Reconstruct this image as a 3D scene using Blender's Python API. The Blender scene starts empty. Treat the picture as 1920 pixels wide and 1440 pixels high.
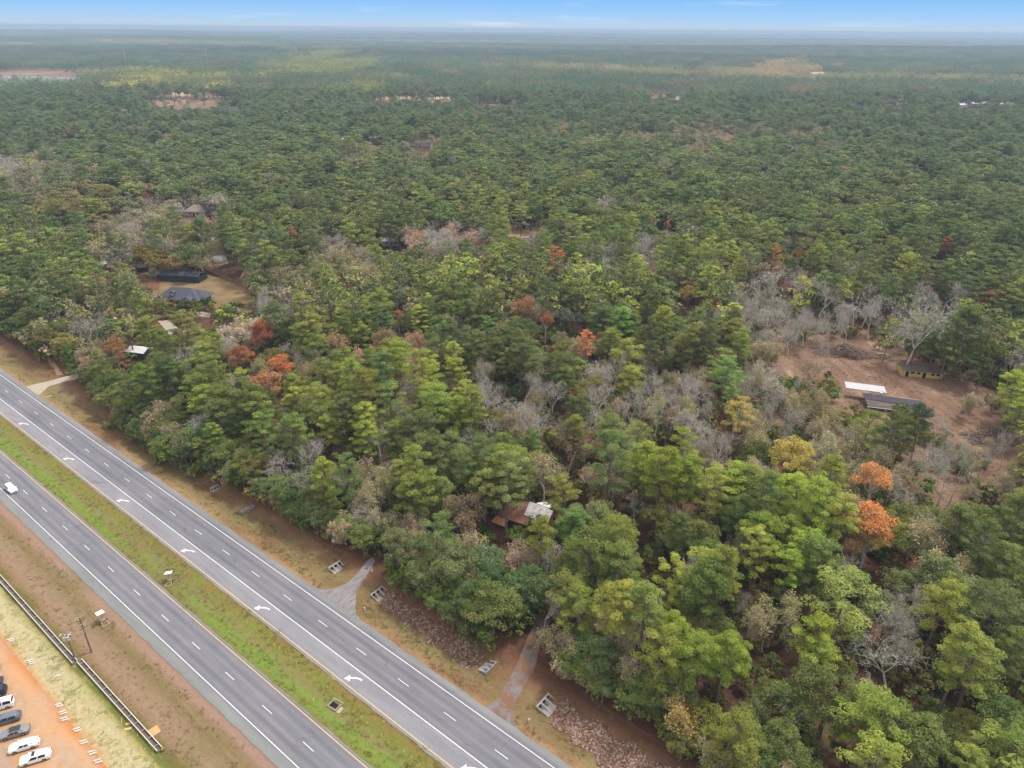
import bpy, math, random
import numpy as np
from mathutils import Vector, Matrix
R = math.radians
C = bpy.context.scene.collection
SC = bpy.context.scene
rng = np.random.default_rng(11)
random.seed(5)

# ------------------------------------------------------------------ camera
F, CAMH, CX, CY = 1330.0, 113.2, 960.0, 720.0          # focal length in photo pixels, height in metres
ROLL, PITCH = R(0.5126), R(26.6)
cr, sr, cp, sp = math.cos(ROLL), math.sin(ROLL), math.cos(PITCH), math.sin(PITCH)
cam = bpy.data.cameras.new('camera')
cam.sensor_width = 36.0
cam.lens = 36.0 * F / 1920.0
cam.clip_start, cam.clip_end = 1.0, 120000.0
camo = bpy.data.objects.new('camera', cam)
C.objects.link(camo)
Rt, Dn = Vector((1, 0, 0)), Vector((0, -sp, -cp))
cxv = cr * Rt - sr * Dn
cyv = -sr * Rt - cr * Dn
czv = cxv.cross(cyv)
M = Matrix((cxv, cyv, czv)).transposed().to_4x4()
M.translation = (0, 0, CAMH)
camo.matrix_world = M
SC.camera = camo

# ------------------------------------------------------------------ light
SUN_AZ, SUN_EL = R(52), R(60)                           # clockwise from +y
world = bpy.data.worlds.new('World')
SC.world = world
world.use_nodes = True
nt = world.node_tree
nt.nodes.clear()
def N(nt, typ, **kw):
    n = nt.nodes.new(typ)
    for k, v in kw.items():
        if k.startswith('i_'):
            key = k[2:]
            n.inputs[int(key) if key.isdigit() else key.replace('_', ' ')].default_value = v
        else:
            setattr(n, k, v)
    return n
def L(nt, a, b): nt.links.new(a, b)
def ramp(nt, fac, stops, interp='LINEAR'):
    n = nt.nodes.new('ShaderNodeValToRGB')
    n.color_ramp.interpolation = interp
    e = n.color_ramp.elements
    while len(e) < len(stops): e.new(0.5)
    for k, (p, c) in enumerate(stops):
        e[k].position = p
        e[k].color = (*c, 1) if len(c) == 3 else c
    if fac is not None: L(nt, fac, n.inputs[0])
    return n
sky = N(nt, 'ShaderNodeTexSky', sky_type='NISHITA', sun_disc=False, sun_elevation=SUN_EL, sun_rotation=SUN_AZ, altitude=100, air_density=1.0, dust_density=1.0, ozone_density=2.0)
tc = N(nt, 'ShaderNodeTexCoord')
sep = N(nt, 'ShaderNodeSeparateXYZ'); L(nt, tc.outputs['Generated'], sep.inputs[0])
# thin high overcast overhead, clear blue air low over the horizon
cloudmap = N(nt, 'ShaderNodeMapping'); cloudmap.inputs['Scale'].default_value = (1, 1, 14)
L(nt, tc.outputs['Generated'], cloudmap.inputs[0])
cn = N(nt, 'ShaderNodeTexNoise', i_Scale=5.0, i_Detail=6.0, i_Roughness=0.6); L(nt, cloudmap.outputs[0], cn.inputs['Vector'])
elev = N(nt, 'ShaderNodeMapRange', i_1=0.06, i_2=0.35); L(nt, sep.outputs[2], elev.inputs[0])
cirrus = ramp(nt, cn.outputs[0], [(0.56, (0, 0, 0)), (0.76, (0.22, 0.22, 0.22))])
mx = N(nt, 'ShaderNodeMath', operation='MAXIMUM')
over = N(nt, 'ShaderNodeMath', operation='MULTIPLY', i_1=1.0); L(nt, elev.outputs[0], over.inputs[0])
L(nt, over.outputs[0], mx.inputs[0]); L(nt, cirrus.outputs[0], mx.inputs[1])
def skyc(c): return tuple(x / .1516 for x in lin(c))
def lin(c, k=1.0):
    return tuple(k * ((x / 255 / 12.92) if x <= 10 else (((x / 255) + 0.055) / 1.055) ** 2.4) for x in c)
# the clear strip above the horizon: pale at the horizon, blue higher up (ramp colours scaled by 8)
low = ramp(nt, sep.outputs[2], [(p, tuple(x / 8 for x in skyc(c))) for p, c in ((0.0, (198, 214, 228)), (0.005, (186, 214, 240)), (0.014, (168, 210, 249)), (0.034, (136, 195, 251)), (0.10, (92, 160, 240)))])
lowx = N(nt, 'ShaderNodeVectorMath', operation='SCALE'); lowx.inputs['Scale'].default_value = 8; L(nt, low.outputs[0], lowx.inputs[0])
up = N(nt, 'ShaderNodeMapRange', i_1=0.05, i_2=0.16); L(nt, sep.outputs[2], up.inputs[0])
tintn = N(nt, 'ShaderNodeMix', data_type='RGBA'); L(nt, up.outputs[0], tintn.inputs[0])
L(nt, lowx.outputs[0], tintn.inputs[6]); L(nt, sky.outputs[0], tintn.inputs[7])
cm = N(nt, 'ShaderNodeMix', data_type='RGBA'); L(nt, mx.outputs[0], cm.inputs[0])
L(nt, tintn.outputs[2], cm.inputs[6]); cm.inputs[7].default_value = (9.6, 9.3, 8.9, 1)
bg = N(nt, 'ShaderNodeBackground', i_Strength=0.10); L(nt, cm.outputs[2], bg.inputs[0])
wo = N(nt, 'ShaderNodeOutputWorld'); L(nt, bg.outputs[0], wo.inputs[0])

sl = bpy.data.lights.new('sun', 'SUN')
sl.energy, sl.angle, sl.color = 3.0, R(10.0), (1.0, 0.96, 0.89)
so = bpy.data.objects.new('sun', sl); C.objects.link(so)
sdir = Vector((math.sin(SUN_AZ) * math.cos(SUN_EL), math.cos(SUN_AZ) * math.cos(SUN_EL), math.sin(SUN_EL)))
so.rotation_euler = sdir.to_track_quat('Z', 'Y').to_euler()
so.location = (0, 0, 300)

vs = SC.view_settings
vs.view_transform = 'Standard'; vs.look = 'None'; vs.gamma = 1.0; vs.use_curve_mapping = False
vs.exposure = 0.6
SC.render.engine = 'CYCLES'
SC.cycles.max_bounces = 5; SC.cycles.diffuse_bounces = 3; SC.cycles.glossy_bounces = 2
SC.cycles.transmission_bounces = 3; SC.cycles.transparent_max_bounces = 4; SC.cycles.volume_bounces = 0
SC.cycles.caustics_reflective = SC.cycles.caustics_refractive = False
SC.cycles.use_denoising = True

# ------------------------------------------------------------------ where a photo pixel meets the ground
def ray(px, py):
    x, y = px - CX, py - CY
    x, y = x * cr + y * sr, -x * sr + y * cr
    return (x, F * cp - y * sp, -F * sp - y * cp)
def at(px, py, z=0.0):
    r = ray(px, py); t = (z - CAMH) / r[2]
    return (r[0] * t, r[1] * t)
def proj(X, Y, Z):
    Z = Z - CAMH
    d = Y * cp - Z * sp; u = Y * sp + Z * cp
    x = F * X / d; y = -F * u / d
    return x * cr - y * sr + CX, x * sr + y * cr + CY, d
# road frame: u runs along the highway towards the lower right, v across it (0 = outer white line of the near carriageway)
TA = R(128.0)
TX, TY = math.sin(TA), math.cos(TA)
NX, NY = -TY, TX
V0 = 40.03
ROADZ = math.atan2(TY, TX)
def uv2xy(u, v): return (u * TX + (v + V0) * NX, u * TY + (v + V0) * NY)
def xy2uv(x, y): return (x * TX + y * TY, x * NX + y * NY - V0)
def bump(t): return np.where(np.abs(t) < 1, np.cos(np.pi * np.clip(t, -1, 1) / 2) ** 2, 0.0)
def ground_h(u, v):
    u = np.asarray(u, float); v = np.asarray(v, float)
    fill = np.minimum(1, (1 - np.exp(-((u + 265) / 6) ** 2)) * (1 - np.exp(-((u + 103.5) / 5) ** 2)) * (1 - np.exp(-((u + 58) / 5) ** 2)))
    h = -0.85 * bump((v - 36.3) / 5.2) * fill
    h = h - 0.4 * bump((v - 11.6) / 3.8) - 0.45 * bump((v + 8.3) / 4.5)
    return h
def gz(x, y):
    u, v = xy2uv(x, y)
    return float(ground_h(u, v))
def hills(x, y):
    d = np.hypot(x, y)
    a = np.clip((d - 2300) / 4200, 0, 1)
    h = 13 * np.sin(y / 640 + .8 * np.sin(x / 1500 + .6)) + 11 * np.sin(x / 1300 + 1.1) * np.sin(y / 1500 + .4) + 8 * np.sin(x / 620 + y / 1100) + 15 * np.sin(y / 2300 - x / 4100 + 2) + 6
    return a * np.maximum(h, -6)

# ------------------------------------------------------------------ helpers
def tag(o, label=None, cat=None, group=None, kind=None):
    if label: o['label'] = label
    if cat: o['category'] = cat
    if group: o['group'] = group
    if kind: o['kind'] = kind
    return o
def empty(name, loc, rz=0.0, label=None, cat=None, group=None):
    o = bpy.data.objects.new(name, None); C.objects.link(o)
    o.location = loc; o.rotation_euler = (0, 0, rz); o.empty_display_size = 0.5
    return tag(o, label, cat, group)
class MB:
    """collects shapes, then links them as one mesh object"""
    def __init__(s): s.v = []; s.f = []; s.m = []; s.n = 0
    def add(s, verts, faces, mi=0):
        s.v += [tuple(map(float, p)) for p in verts]
        for f in faces: s.f.append(tuple(i + s.n for i in f)); s.m.append(mi)
        s.n += len(verts); return s
    def box(s, c, d, rz=0, mi=0, top=(1, 1)):
        hx, hy, hz = d[0] / 2, d[1] / 2, d[2] / 2
        ca, sa = math.cos(rz), math.sin(rz)
        vs_ = []
        for k, (x, y, z) in enumerate([(-hx, -hy, -hz), (hx, -hy, -hz), (hx, hy, -hz), (-hx, hy, -hz), (-hx, -hy, hz), (hx, -hy, hz), (hx, hy, hz), (-hx, hy, hz)]):
            if k > 3: x *= top[0]; y *= top[1]
            vs_.append((c[0] + x * ca - y * sa, c[1] + x * sa + y * ca, c[2] + z))
        return s.add(vs_, [(0, 3, 2, 1), (4, 5, 6, 7), (0, 1, 5, 4), (1, 2, 6, 5), (2, 3, 7, 6), (3, 0, 4, 7)], mi)
    def tube(s, a, b, ra, rb=None, n=6, mi=0, caps=True):
        rb = ra if rb is None else rb
        a, b = Vector(a), Vector(b); d = (b - a)
        if d.length < 1e-6: return s
        d.normalize()
        p = d.orthogonal().normalized(); q = d.cross(p)
        vv = [a + (p * math.cos(t) + q * math.sin(t)) * ra for t in [2 * math.pi * k / n for k in range(n)]]
        vv += [b + (p * math.cos(t) + q * math.sin(t)) * rb for t in [2 * math.pi * k / n for k in range(n)]]
        ff = [(k, (k + 1) % n, n + (k + 1) % n, n + k) for k in range(n)]
        if caps: ff += [tuple(range(n - 1, -1, -1)), tuple(range(n, 2 * n))]
        return s.add(vv, ff, mi)
    def quad(s, a, b, c, d, mi=0): return s.add([a, b, c, d], [(0, 1, 2, 3)], mi)
    def slab(s, a, b, c, d, th, mi=0):
        """a quad given a thickness along its normal"""
        A = [Vector(p) for p in (a, b, c, d)]
        nn = (A[1] - A[0]).cross(A[2] - A[0]).normalized() * th
        return s.add(A + [p - nn for p in A], [(0, 1, 2, 3), (7, 6, 5, 4), (0, 4, 5, 1), (1, 5, 6, 2), (2, 6, 7, 3), (3, 7, 4, 0)], mi)
    def build(s, name, mats, parent=None, smooth=False):
        me = bpy.data.meshes.new(name); me.from_pydata(s.v, [], s.f)
        ms = mats if isinstance(mats, (list, tuple)) else [mats]
        for m in ms: me.materials.append(m)
        if len(ms) > 1: me.polygons.foreach_set('material_index', s.m)
        if smooth: me.polygons.foreach_set('use_smooth', [True] * len(me.polygons))
        me.update()
        o = bpy.data.objects.new(name, me); C.objects.link(o)
        if parent: o.parent = parent
        return o
def np_mesh(name, V, Q, mats, mi=None, var=None, smooth=None):
    """mesh from arrays: V (n,3), Q (m,4) quads (a triangle repeats its last index as -1)"""
    me = bpy.data.meshes.new(name)
    V = np.asarray(V, np.float32); Q = np.asarray(Q, np.int32)
    me.vertices.add(len(V)); me.vertices.foreach_set('co', V.ravel())
    k = Q.shape[1]
    me.loops.add(Q.size); me.loops.foreach_set('vertex_index', Q.ravel())
    me.polygons.add(len(Q)); me.polygons.foreach_set('loop_start', np.arange(0, Q.size, k, dtype=np.int32))
    for m in mats: me.materials.append(m)
    if mi is not None: me.polygons.foreach_set('material_index', np.asarray(mi, np.int32))
    if smooth is not None: me.polygons.foreach_set('use_smooth', np.full(len(Q), smooth))
    me.update(calc_edges=True)
    if var is not None:
        a = me.attributes.new('var', 'FLOAT', 'POINT'); a.data.foreach_set('value', np.asarray(var, np.float32))
    return me

# ------------------------------------------------------------------ materials
def lin(c, k=1.0):
    return tuple(k * ((x / 255 / 12.92) if x <= 10 else (((x / 255) + 0.055) / 1.055) ** 2.4) for x in c)
KA = 0.5
MATS = {}
def newmat(name):
    m = bpy.data.materials.new(name); m.use_nodes = True
    m.node_tree.nodes.clear(); MATS[name] = m
    return m, m.node_tree
def finish(nt, col, rough=0.9, spec=0.2, metal=0.0, bump=None, bstr=0.3, bdist=0.1):
    b = N(nt, 'ShaderNodeBsdfPrincipled'); b.inputs['Roughness'].default_value = rough
    b.inputs['Specular IOR Level'].default_value = spec; b.inputs['Metallic'].default_value = metal
    if isinstance(col, tuple): b.inputs['Base Color'].default_value = (*col[:3], 1)
    else: L(nt, col, b.inputs['Base Color'])
    if bump is not None:
        bn = N(nt, 'ShaderNodeBump', i_Strength=bstr, i_Distance=bdist); L(nt, bump, bn.inputs['Height']); L(nt, bn.outputs[0], b.inputs['Normal'])
    o = N(nt, 'ShaderNodeOutputMaterial'); L(nt, b.outputs[0], o.inputs[0]); return b
def pos_uv(nt):
    """world position turned into road coordinates (u, v)"""
    g = N(nt, 'ShaderNodeNewGeometry')
    m = N(nt, 'ShaderNodeMapping', vector_type='POINT'); m.inputs['Rotation'].default_value = (0, 0, -ROADZ); L(nt, g.outputs['Position'], m.inputs[0])
    return m.outputs[0]
def noise(nt, vec, scale, detail=5, rough=0.6, stretch=None, dist=0.0):
    if stretch:
        m = N(nt, 'ShaderNodeMapping'); m.inputs['Scale'].default_value = stretch; L(nt, vec, m.inputs[0]); vec = m.outputs[0]
    n = N(nt, 'ShaderNodeTexNoise', i_Scale=scale, i_Detail=detail, i_Roughness=rough, i_Distortion=dist); L(nt, vec, n.inputs['Vector'])
    return n.outputs[0]
def mixc(nt, fac, a, b, mode='MIX'):
    n = N(nt, 'ShaderNodeMix', data_type='RGBA', blend_type=mode)
    for s, x in ((0, fac), (6, a), (7, b)):
        if isinstance(x, (int, float)): n.inputs[s].default_value = x
        elif isinstance(x, tuple): n.inputs[s].default_value = (*x[:3], 1)
        else: L(nt, x, n.inputs[s])
    return n.outputs[2]
def sharpen(nt, v, lo, hi):
    n = N(nt, 'ShaderNodeMapRange', i_1=lo, i_2=hi); L(nt, v, n.inputs[0]); return n.outputs[0]
def simple(name, rgb, rough=0.8, var=0.12, scale=3.0, k=KA, spec=0.3, metal=0.0, bstr=0.0):
    """plain colour with the mild unevenness every real surface has"""
    m, nt = newmat(name)
    c = lin(rgb, k); g = N(nt, 'ShaderNodeNewGeometry')
    n = noise(nt, g.outputs['Position'], scale, 4)
    lo = tuple(x * (1 - var) for x in c); hi = tuple(min(x * (1 + var), .95) for x in c)
    r = ramp(nt, n, [(0.3, lo), (0.7, hi)])
    finish(nt, r.outputs[0], rough, spec, metal, n if bstr else None, bstr)
    return m
def bands(name, stops, vlo, vhi, wob=0.9, patches=(), fine=0.25, bstr=0.5, streak=None):
    """ground whose cover changes across the road direction, with ragged borders and patches"""
    m, nt = newmat(name); p = pos_uv(nt)
    n1 = noise(nt, p, 0.16, 5, 0.6); n2 = noise(nt, p, 1.1, 6, 0.7); n3 = noise(nt, p, 5.0, 5, 0.75)
    s = N(nt, 'ShaderNodeSeparateXYZ'); L(nt, p, s.inputs[0])
    a = N(nt, 'ShaderNodeMath', operation='MULTIPLY_ADD', i_1=wob * 4, i_2=-wob * 2); L(nt, n1, a.inputs[0])
    a2 = N(nt, 'ShaderNodeMath', operation='MULTIPLY_ADD', i_1=wob * 1.6, i_2=-wob * .8); L(nt, n2, a2.inputs[0])
    b = N(nt, 'ShaderNodeMath', operation='ADD'); L(nt, s.outputs[1], b.inputs[0]); L(nt, a.outputs[0], b.inputs[1])
    b2 = N(nt, 'ShaderNodeMath', operation='ADD'); L(nt, b.outputs[0], b2.inputs[0]); L(nt, a2.outputs[0], b2.inputs[1])
    mr = N(nt, 'ShaderNodeMapRange', i_1=vlo + V0, i_2=vhi + V0); L(nt, b2.outputs[0], mr.inputs[0])
    col = ramp(nt, mr.outputs[0], [((v - vlo) / (vhi - vlo), lin(c, KA)) for v, c in stops]).outputs[0]
    for k, (rgb, sc, lo, hi, amt) in enumerate(patches):
        nn = noise(nt, p, sc, 5, 0.65, stretch=(0.45, 1, 1)) if k % 2 == 0 else noise(nt, p, sc * 1.3, 5, 0.65)
        f = N(nt, 'ShaderNodeMath', operation='MULTIPLY', i_1=amt); L(nt, sharpen(nt, nn, lo, hi), f.inputs[0])
        col = mixc(nt, f.outputs[0], col, lin(rgb, KA))
    if streak:
        rgb, sc, lo, hi, amt = streak
        nn = noise(nt, p, sc, 4, 0.6, stretch=(0.03, 1, 1))
        f = N(nt, 'ShaderNodeMath', operation='MULTIPLY', i_1=amt); L(nt, sharpen(nt, nn, lo, hi), f.inputs[0])
        col = mixc(nt, f.outputs[0], col, lin(rgb, KA))
    g1 = ramp(nt, n2, [(0.25, (1 - fine,) * 3), (0.75, (1 + fine,) * 3)]).outputs[0]
    g2 = ramp(nt, n3, [(0.25, (1 - fine,) * 3), (0.75, (1 + fine,) * 3)]).outputs[0]
    col = mixc(nt, 1.0, mixc(nt, 1.0, col, g1, 'MULTIPLY'), g2, 'MULTIPLY')
    finish(nt, col, 0.95, 0.1, 0, n3, bstr, 0.15)
    return m
# ------------------------------------------------------------------ ground
def asphalt(name, base, k=KA, lanes=None, patch=None):
    m, nt = newmat(name); p = pos_uv(nt)
    s = N(nt, 'ShaderNodeSeparateXYZ'); L(nt, p, s.inputs[0])
    n1 = noise(nt, p, 0.5, 5, 0.6, stretch=(0.12, 1, 1)); n2 = noise(nt, p, 9.0, 4, 0.8); n3 = noise(nt, p, 0.07, 4, .6)
    c = lin(base, k)
    col = ramp(nt, n1, [(0.3, tuple(x * .86 for x in c)), (0.7, tuple(x * 1.12 for x in c))]).outputs[0]
    col = mixc(nt, 1.0, col, ramp(nt, n2, [(0.2, (.78,) * 3), (0.8, (1.2,) * 3)]).outputs[0], 'MULTIPLY')
    col = mixc(nt, 1.0, col, ramp(nt, n3, [(0.3, (.9, .9, .93)), (0.7, (1.1, 1.08, 1.06))]).outputs[0], 'MULTIPLY')
    if lanes:   # oil-darkened middle and rubber-polished wheel paths of each lane
        for vc in lanes:
            for off, w, d in ((0, .6, .84), (-.9, .42, 1.10), (.9, .42, 1.10)):
                a = N(nt, 'ShaderNodeMath', operation='SUBTRACT', i_1=vc + off + V0); L(nt, s.outputs[1], a.inputs[0])
                a2 = N(nt, 'ShaderNodeMath', operation='ABSOLUTE'); L(nt, a.outputs[0], a2.inputs[0])
                f = N(nt, 'ShaderNodeMapRange', i_1=w, i_2=w * .2); L(nt, a2.outputs[0], f.inputs[0])
                col = mixc(nt, f.outputs[0], col, mixc(nt, 1.0, col, (d, d, d), 'MULTIPLY'))
    # sealed cracks, stains and paler mended strips
    vr = N(nt, 'ShaderNodeTexVoronoi', feature='DISTANCE_TO_EDGE', i_Scale=.11); wv = N(nt, 'ShaderNodeMapping'); wv.inputs['Scale'].default_value = (.55, 1.3, 1)
    L(nt, p, wv.inputs[0]); wn = N(nt, 'ShaderNodeTexNoise', i_Scale=.7, i_Detail=4); L(nt, wv.outputs[0], wn.inputs['Vector'])
    ad = N(nt, 'ShaderNodeVectorMath', operation='MULTIPLY_ADD'); ad.inputs[1].default_value = (3, 3, 0); L(nt, wn.outputs['Color'], ad.inputs[0]); L(nt, wv.outputs[0], ad.inputs[2]); L(nt, ad.outputs[0], vr.inputs['Vector'])
    ck = N(nt, 'ShaderNodeMapRange', i_1=.012, i_2=.004); L(nt, vr.outputs[0], ck.inputs[0])
    cg = N(nt, 'ShaderNodeMath', operation='MULTIPLY'); L(nt, ck.outputs[0], cg.inputs[0]); L(nt, sharpen(nt, noise(nt, p, .05, 3), .46, .58), cg.inputs[1])
    cg2 = N(nt, 'ShaderNodeMath', operation='MULTIPLY', i_1=.45); L(nt, cg.outputs[0], cg2.inputs[0])
    col = mixc(nt, cg2.outputs[0], col, tuple(x * .5 for x in c))
    st = N(nt, 'ShaderNodeMath', operation='MULTIPLY', i_1=.35); L(nt, sharpen(nt, noise(nt, p, .42, 5, .65, stretch=(.35, 1, 1)), .66, .74), st.inputs[0])
    col = mixc(nt, st.outputs[0], col, tuple(x * .62 for x in c))
    pl = N(nt, 'ShaderNodeMath', operation='MULTIPLY', i_1=.3); L(nt, sharpen(nt, noise(nt, p, .22, 4, .6, stretch=(.12, 1, 1)), .6, .68), pl.inputs[0])
    col = mixc(nt, pl.outputs[0], col, tuple(x * 1.3 for x in c))
    finish(nt, col, 0.85, 0.25, 0, n2, 0.2, 0.03)
    return m
A_near = asphalt('asphalt_near', (141, 141, 150), lanes=(1.8, 5.5))
A_far = asphalt('asphalt_far', (139, 139, 148), lanes=(21.8, 25.4))
A_turn = asphalt('asphalt_turn', (160, 160, 168))
A_sh = asphalt('asphalt_shoulder', (152, 155, 156))
M_gravel = asphalt('gravel', (158, 152, 156))
def paint(name, rgb):
    m, nt = newmat(name); p = pos_uv(nt); n = noise(nt, p, 6.0, 5, 0.75); n2 = noise(nt, p, .6, 3)
    c = lin(rgb, .6); w = lin((150, 148, 150), KA)
    col = mixc(nt, sharpen(nt, n, 0.55, 0.76), c, w)
    col = mixc(nt, 1.0, col, ramp(nt, n2, [(0.3, (.88,) * 3), (0.7, (1,) * 3)]).outputs[0], 'MULTIPLY')
    finish(nt, col, 0.7, 0.3); return m
P_white, P_yellow = paint('white_paint', (245, 245, 248)), paint('yellow_paint', (250, 205, 130))

M_verge = bands('verge_grass', [(26, (152, 132, 100)), (29.6, (184, 148, 108)), (31.0, (162, 142, 100)), (33, (142, 132, 88)), (36.2, (150, 130, 94)), (39, (148, 112, 88)), (42, (124, 86, 68)), (47, (92, 68, 54)), (90, (80, 60, 48))], 26, 90, 0.8,
                [((140, 100, 76), .09, .48, .66, .8), ((122, 132, 62), .07, .58, .74, .8), ((172, 144, 100), .25, .60, .72, .5)], 0.26, 0.7, ((156, 120, 94), .8, .5, .7, .4))
M_median = bands('median_grass', [(6.6, (150, 108, 72)), (7.6, (150, 122, 74)), (8.4, (134, 144, 72)), (10.2, (134, 154, 70)), (11.6, (146, 140, 88)), (12.4, (148, 140, 84)), (13.6, (142, 142, 72)), (15.3, (148, 128, 72)), (16.2, (158, 110, 72)), (17, (150, 104, 68))], 6.6, 17, 0.42,
                 [((140, 116, 84), .035, .56, .68, .7), ((126, 158, 62), .10, .52, .7, .6), ((150, 122, 62), .4, .56, .7, .5)], 0.2, 0.6)
M_vergesw = bands('verge_sand', [(-16, (110, 125, 55)), (-13.5, (120, 118, 62)), (-12.2, (136, 120, 72)), (-11.2, (158, 132, 102)), (-9.5, (168, 142, 116)), (-7.5, (162, 138, 108)), (-6, (146, 128, 86)), (-4.6, (156, 132, 100)), (-3.4, (176, 145, 128)), (-2.6, (172, 140, 122)), (-1, (150, 130, 110))], -16, -1, 0.35,
                  [((122, 122, 62), .06, .56, .70, .8), ((172, 138, 114), .12, .50, .68, .6)], 0.16, 0.5, ((178, 148, 130), 2.2, .56, .68, .5))
M_straw = bands('straw_slope', [(-22, (226, 160, 110)), (-20.4, (220, 165, 115)), (-19, (214, 196, 154)), (-16, (208, 198, 154)), (-15, (190, 178, 118)), (-14.4, (130, 132, 66)), (-13, (112, 124, 56))], -22, -13, 0.5,
                [((176, 186, 112), .12, .50, .68, .75), ((222, 178, 130), .3, .55, .7, .55)], 0.22, 0.6)
M_dirt = bands('orange_dirt', [(-60, (206, 160, 120)), (-30, (214, 166, 124)), (-27, (222, 172, 124)), (-24, (224, 178, 138)), (-21.8, (230, 176, 126)), (-20.4, (220, 148, 98)), (-19, (210, 152, 106))], -60, -18, 0.35,
               [((208, 182, 158), .11, .44, .62, .85), ((206, 150, 110), .22, .52, .68, .6), ((186, 156, 132), .35, .6, .7, .6)], 0.08, 0.3, ((212, 178, 150), 1.1, .5, .7, .4))

def grid_uv(name, us, vs_, zoff, mat, parent=None, hfun=True, kind='structure'):
    U, V = np.meshgrid(us, vs_, indexing='ij')
    X, Y = uv2xy(U, V)
    Z = (ground_h(U, V) if hfun else np.zeros_like(U)) + zoff
    nu, nv = U.shape
    idx = np.arange(nu * nv).reshape(nu, nv)
    Q = np.stack([idx[:-1, :-1], idx[1:, :-1], idx[1:, 1:], idx[:-1, 1:]], -1).reshape(-1, 4)
    me = np_mesh(name, np.stack([X, Y, Z], -1).reshape(-1, 3), Q, [mat], smooth=True)
    o = bpy.data.objects.new(name, me); C.objects.link(o)
    if parent: o.parent = parent
    elif kind: o['kind'] = kind
    return o
US = np.concatenate([np.linspace(-1600, -400, 25)[:-1], np.arange(-400, 80, 1.6), np.linspace(82, 300, 12)])
UL = np.concatenate([np.linspace(-1600, -400, 10)[:-1], np.arange(-400, 90, 10.), np.linspace(100, 300, 5)])

grid_uv('grass_verge', US, np.concatenate([np.arange(27.5, 46, .7), np.arange(46, 92, 4)]), 0, M_verge)
grid_uv('grass_median', US, np.arange(6.9, 17.2, .6), 0, M_median)
grid_uv('sand_verge', US, np.arange(-14.3, 0.0, .65), 0, M_vergesw)
grid_uv('straw_slope', US, np.arange(-20.3, -13.2, .7), 0.02, M_straw, hfun=False)
grid_uv('dirt_lot', US, np.arange(-60, -18.8, 2.0), 0, M_dirt, hfun=False)

UR = np.concatenate([np.linspace(-1600, -400, 10)[:-1], np.arange(-400, 90, .55), np.linspace(100, 300, 5)])
def ragged(o, n):
    """crumbling asphalt edge"""
    w = [o.data.vertices[i] for i in range(len(o.data.vertices)) if i % n in (0, n - 1)]; ph = 0
    for k, v in enumerate(w):
        s = random.uniform(-.07, .07) + .10 * math.sin(k * .21) * math.sin(k * .057)
        v.co.x += NX * s; v.co.y += NY * s
road = grid_uv('road', UR, np.array([-2.2, 7.9]), 0.06, A_sh, hfun=False)
road2 = grid_uv('road', UR, np.array([15.7, 29.2]), 0.06, A_sh, hfun=False)
ragged(road, 2); ragged(road2, 2)
grid_uv('road_surface', UL, np.array([-0.35, 7.7]), 0.064, A_near, road, False)
grid_uv('road_surface', UL, np.array([20.05, 28.0]), 0.064, A_far, road2, False)
grid_uv('turn_lane_surface', UL, np.array([16.2, 20.05]), 0.064, A_turn, road2, False)
for v, m, w, par in ((0, P_white, .16, road), (7.25, P_yellow, .15, road), (16.4, P_yellow, .15, road2), (20.05, P_white, .18, road2), (27.2, P_white, .16, road2)):
    grid_uv('edge_line', UL, np.array([v - w / 2, v + w / 2]), 0.069, m, par, False)
def patch(name, u0, u1, v0, v1, z, mat, par):
    b = MB(); b.quad(*[(*uv2xy(u, v), z) for u, v in ((u0, v0), (u1, v0), (u1, v1), (u0, v1))]); return b.build(name, mat, par)
# dashes: positions read where the photograph shows them, 12.2 m apart
d0 = xy2uv(*at(0 + 783 / 4.8, 900 + 612 / 4.8))[0]
d1 = xy2uv(*at(517 / 4, 560 + 1041 / 4))[0]
for k in range(-14, 15):
    u = d0 + 12.19 * k
    if -330 < u < 40: patch('lane_dash', u - 1.5, u + 1.5, 3.55 - .07, 3.55 + .07, 0.069, P_white, road)
for k in range(-16, 22):
    u = d1 + 12.19 * k
    if -330 < u < 40: patch('lane_dash', u - 1.5, u + 1.5, 23.55 - .07, 23.55 + .07, 0.069, P_white, road2)
# left-turn arrows in the turn lane
def arrow(u, v):
    """traffic here heads towards +u (the lower right); a left turn bends to -v"""
    pts = []
    # shaft: quarter-ish arc
    b = MB()
    n = 10; w = .21
    path = []
    for k in range(n + 1):
        t = k / n
        path.append((1.75 - 2.5 * t ** 0.95, .75 - 1.15 * t ** 2.1))
    row = []
    for k, (a, c) in enumerate(path):
        a2, c2 = path[min(k + 1, n)]; a1, c1 = path[max(k - 1, 0)]
        dx, dy = a2 - a1, c2 - c1; l = math.hypot(dx, dy); nx_, ny_ = -dy / l, dx / l
        row.append(((a + nx_ * w, c + ny_ * w), (a - nx_ * w, c - ny_ * w)))
    P = lambda q: (*uv2xy(u + q[0] * .9, v + q[1] * .9), 0.069)
    for k in range(n):
        b.quad(P(row[k][0]), P(row[k + 1][0]), P(row[k + 1][1]), P(row[k][1]))
    hx, hy = path[-1]
    dx, dy = path[-1][0] - path[-2][0], path[-1][1] - path[-2][1]; l = math.hypot(dx, dy); dx /= l; dy /= l
    tip = (hx + dx * 1.35, hy + dy * 1.35)
    b.add([P((hx - dy * .85, hy + dx * .85)), P(tip), P((hx + dy * .85, hy - dx * .85))], [(0, 1, 2)])
    b.build('turn_arrow', P_white, road2)
for px, py in [(45, 795), (129, 861), (230, 940), (352, 1034), (494, 1140), (666, 1271), (885, 1440)]:
    u, v = xy2uv(*at(px, py)); arrow(u, 18.2)

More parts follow.
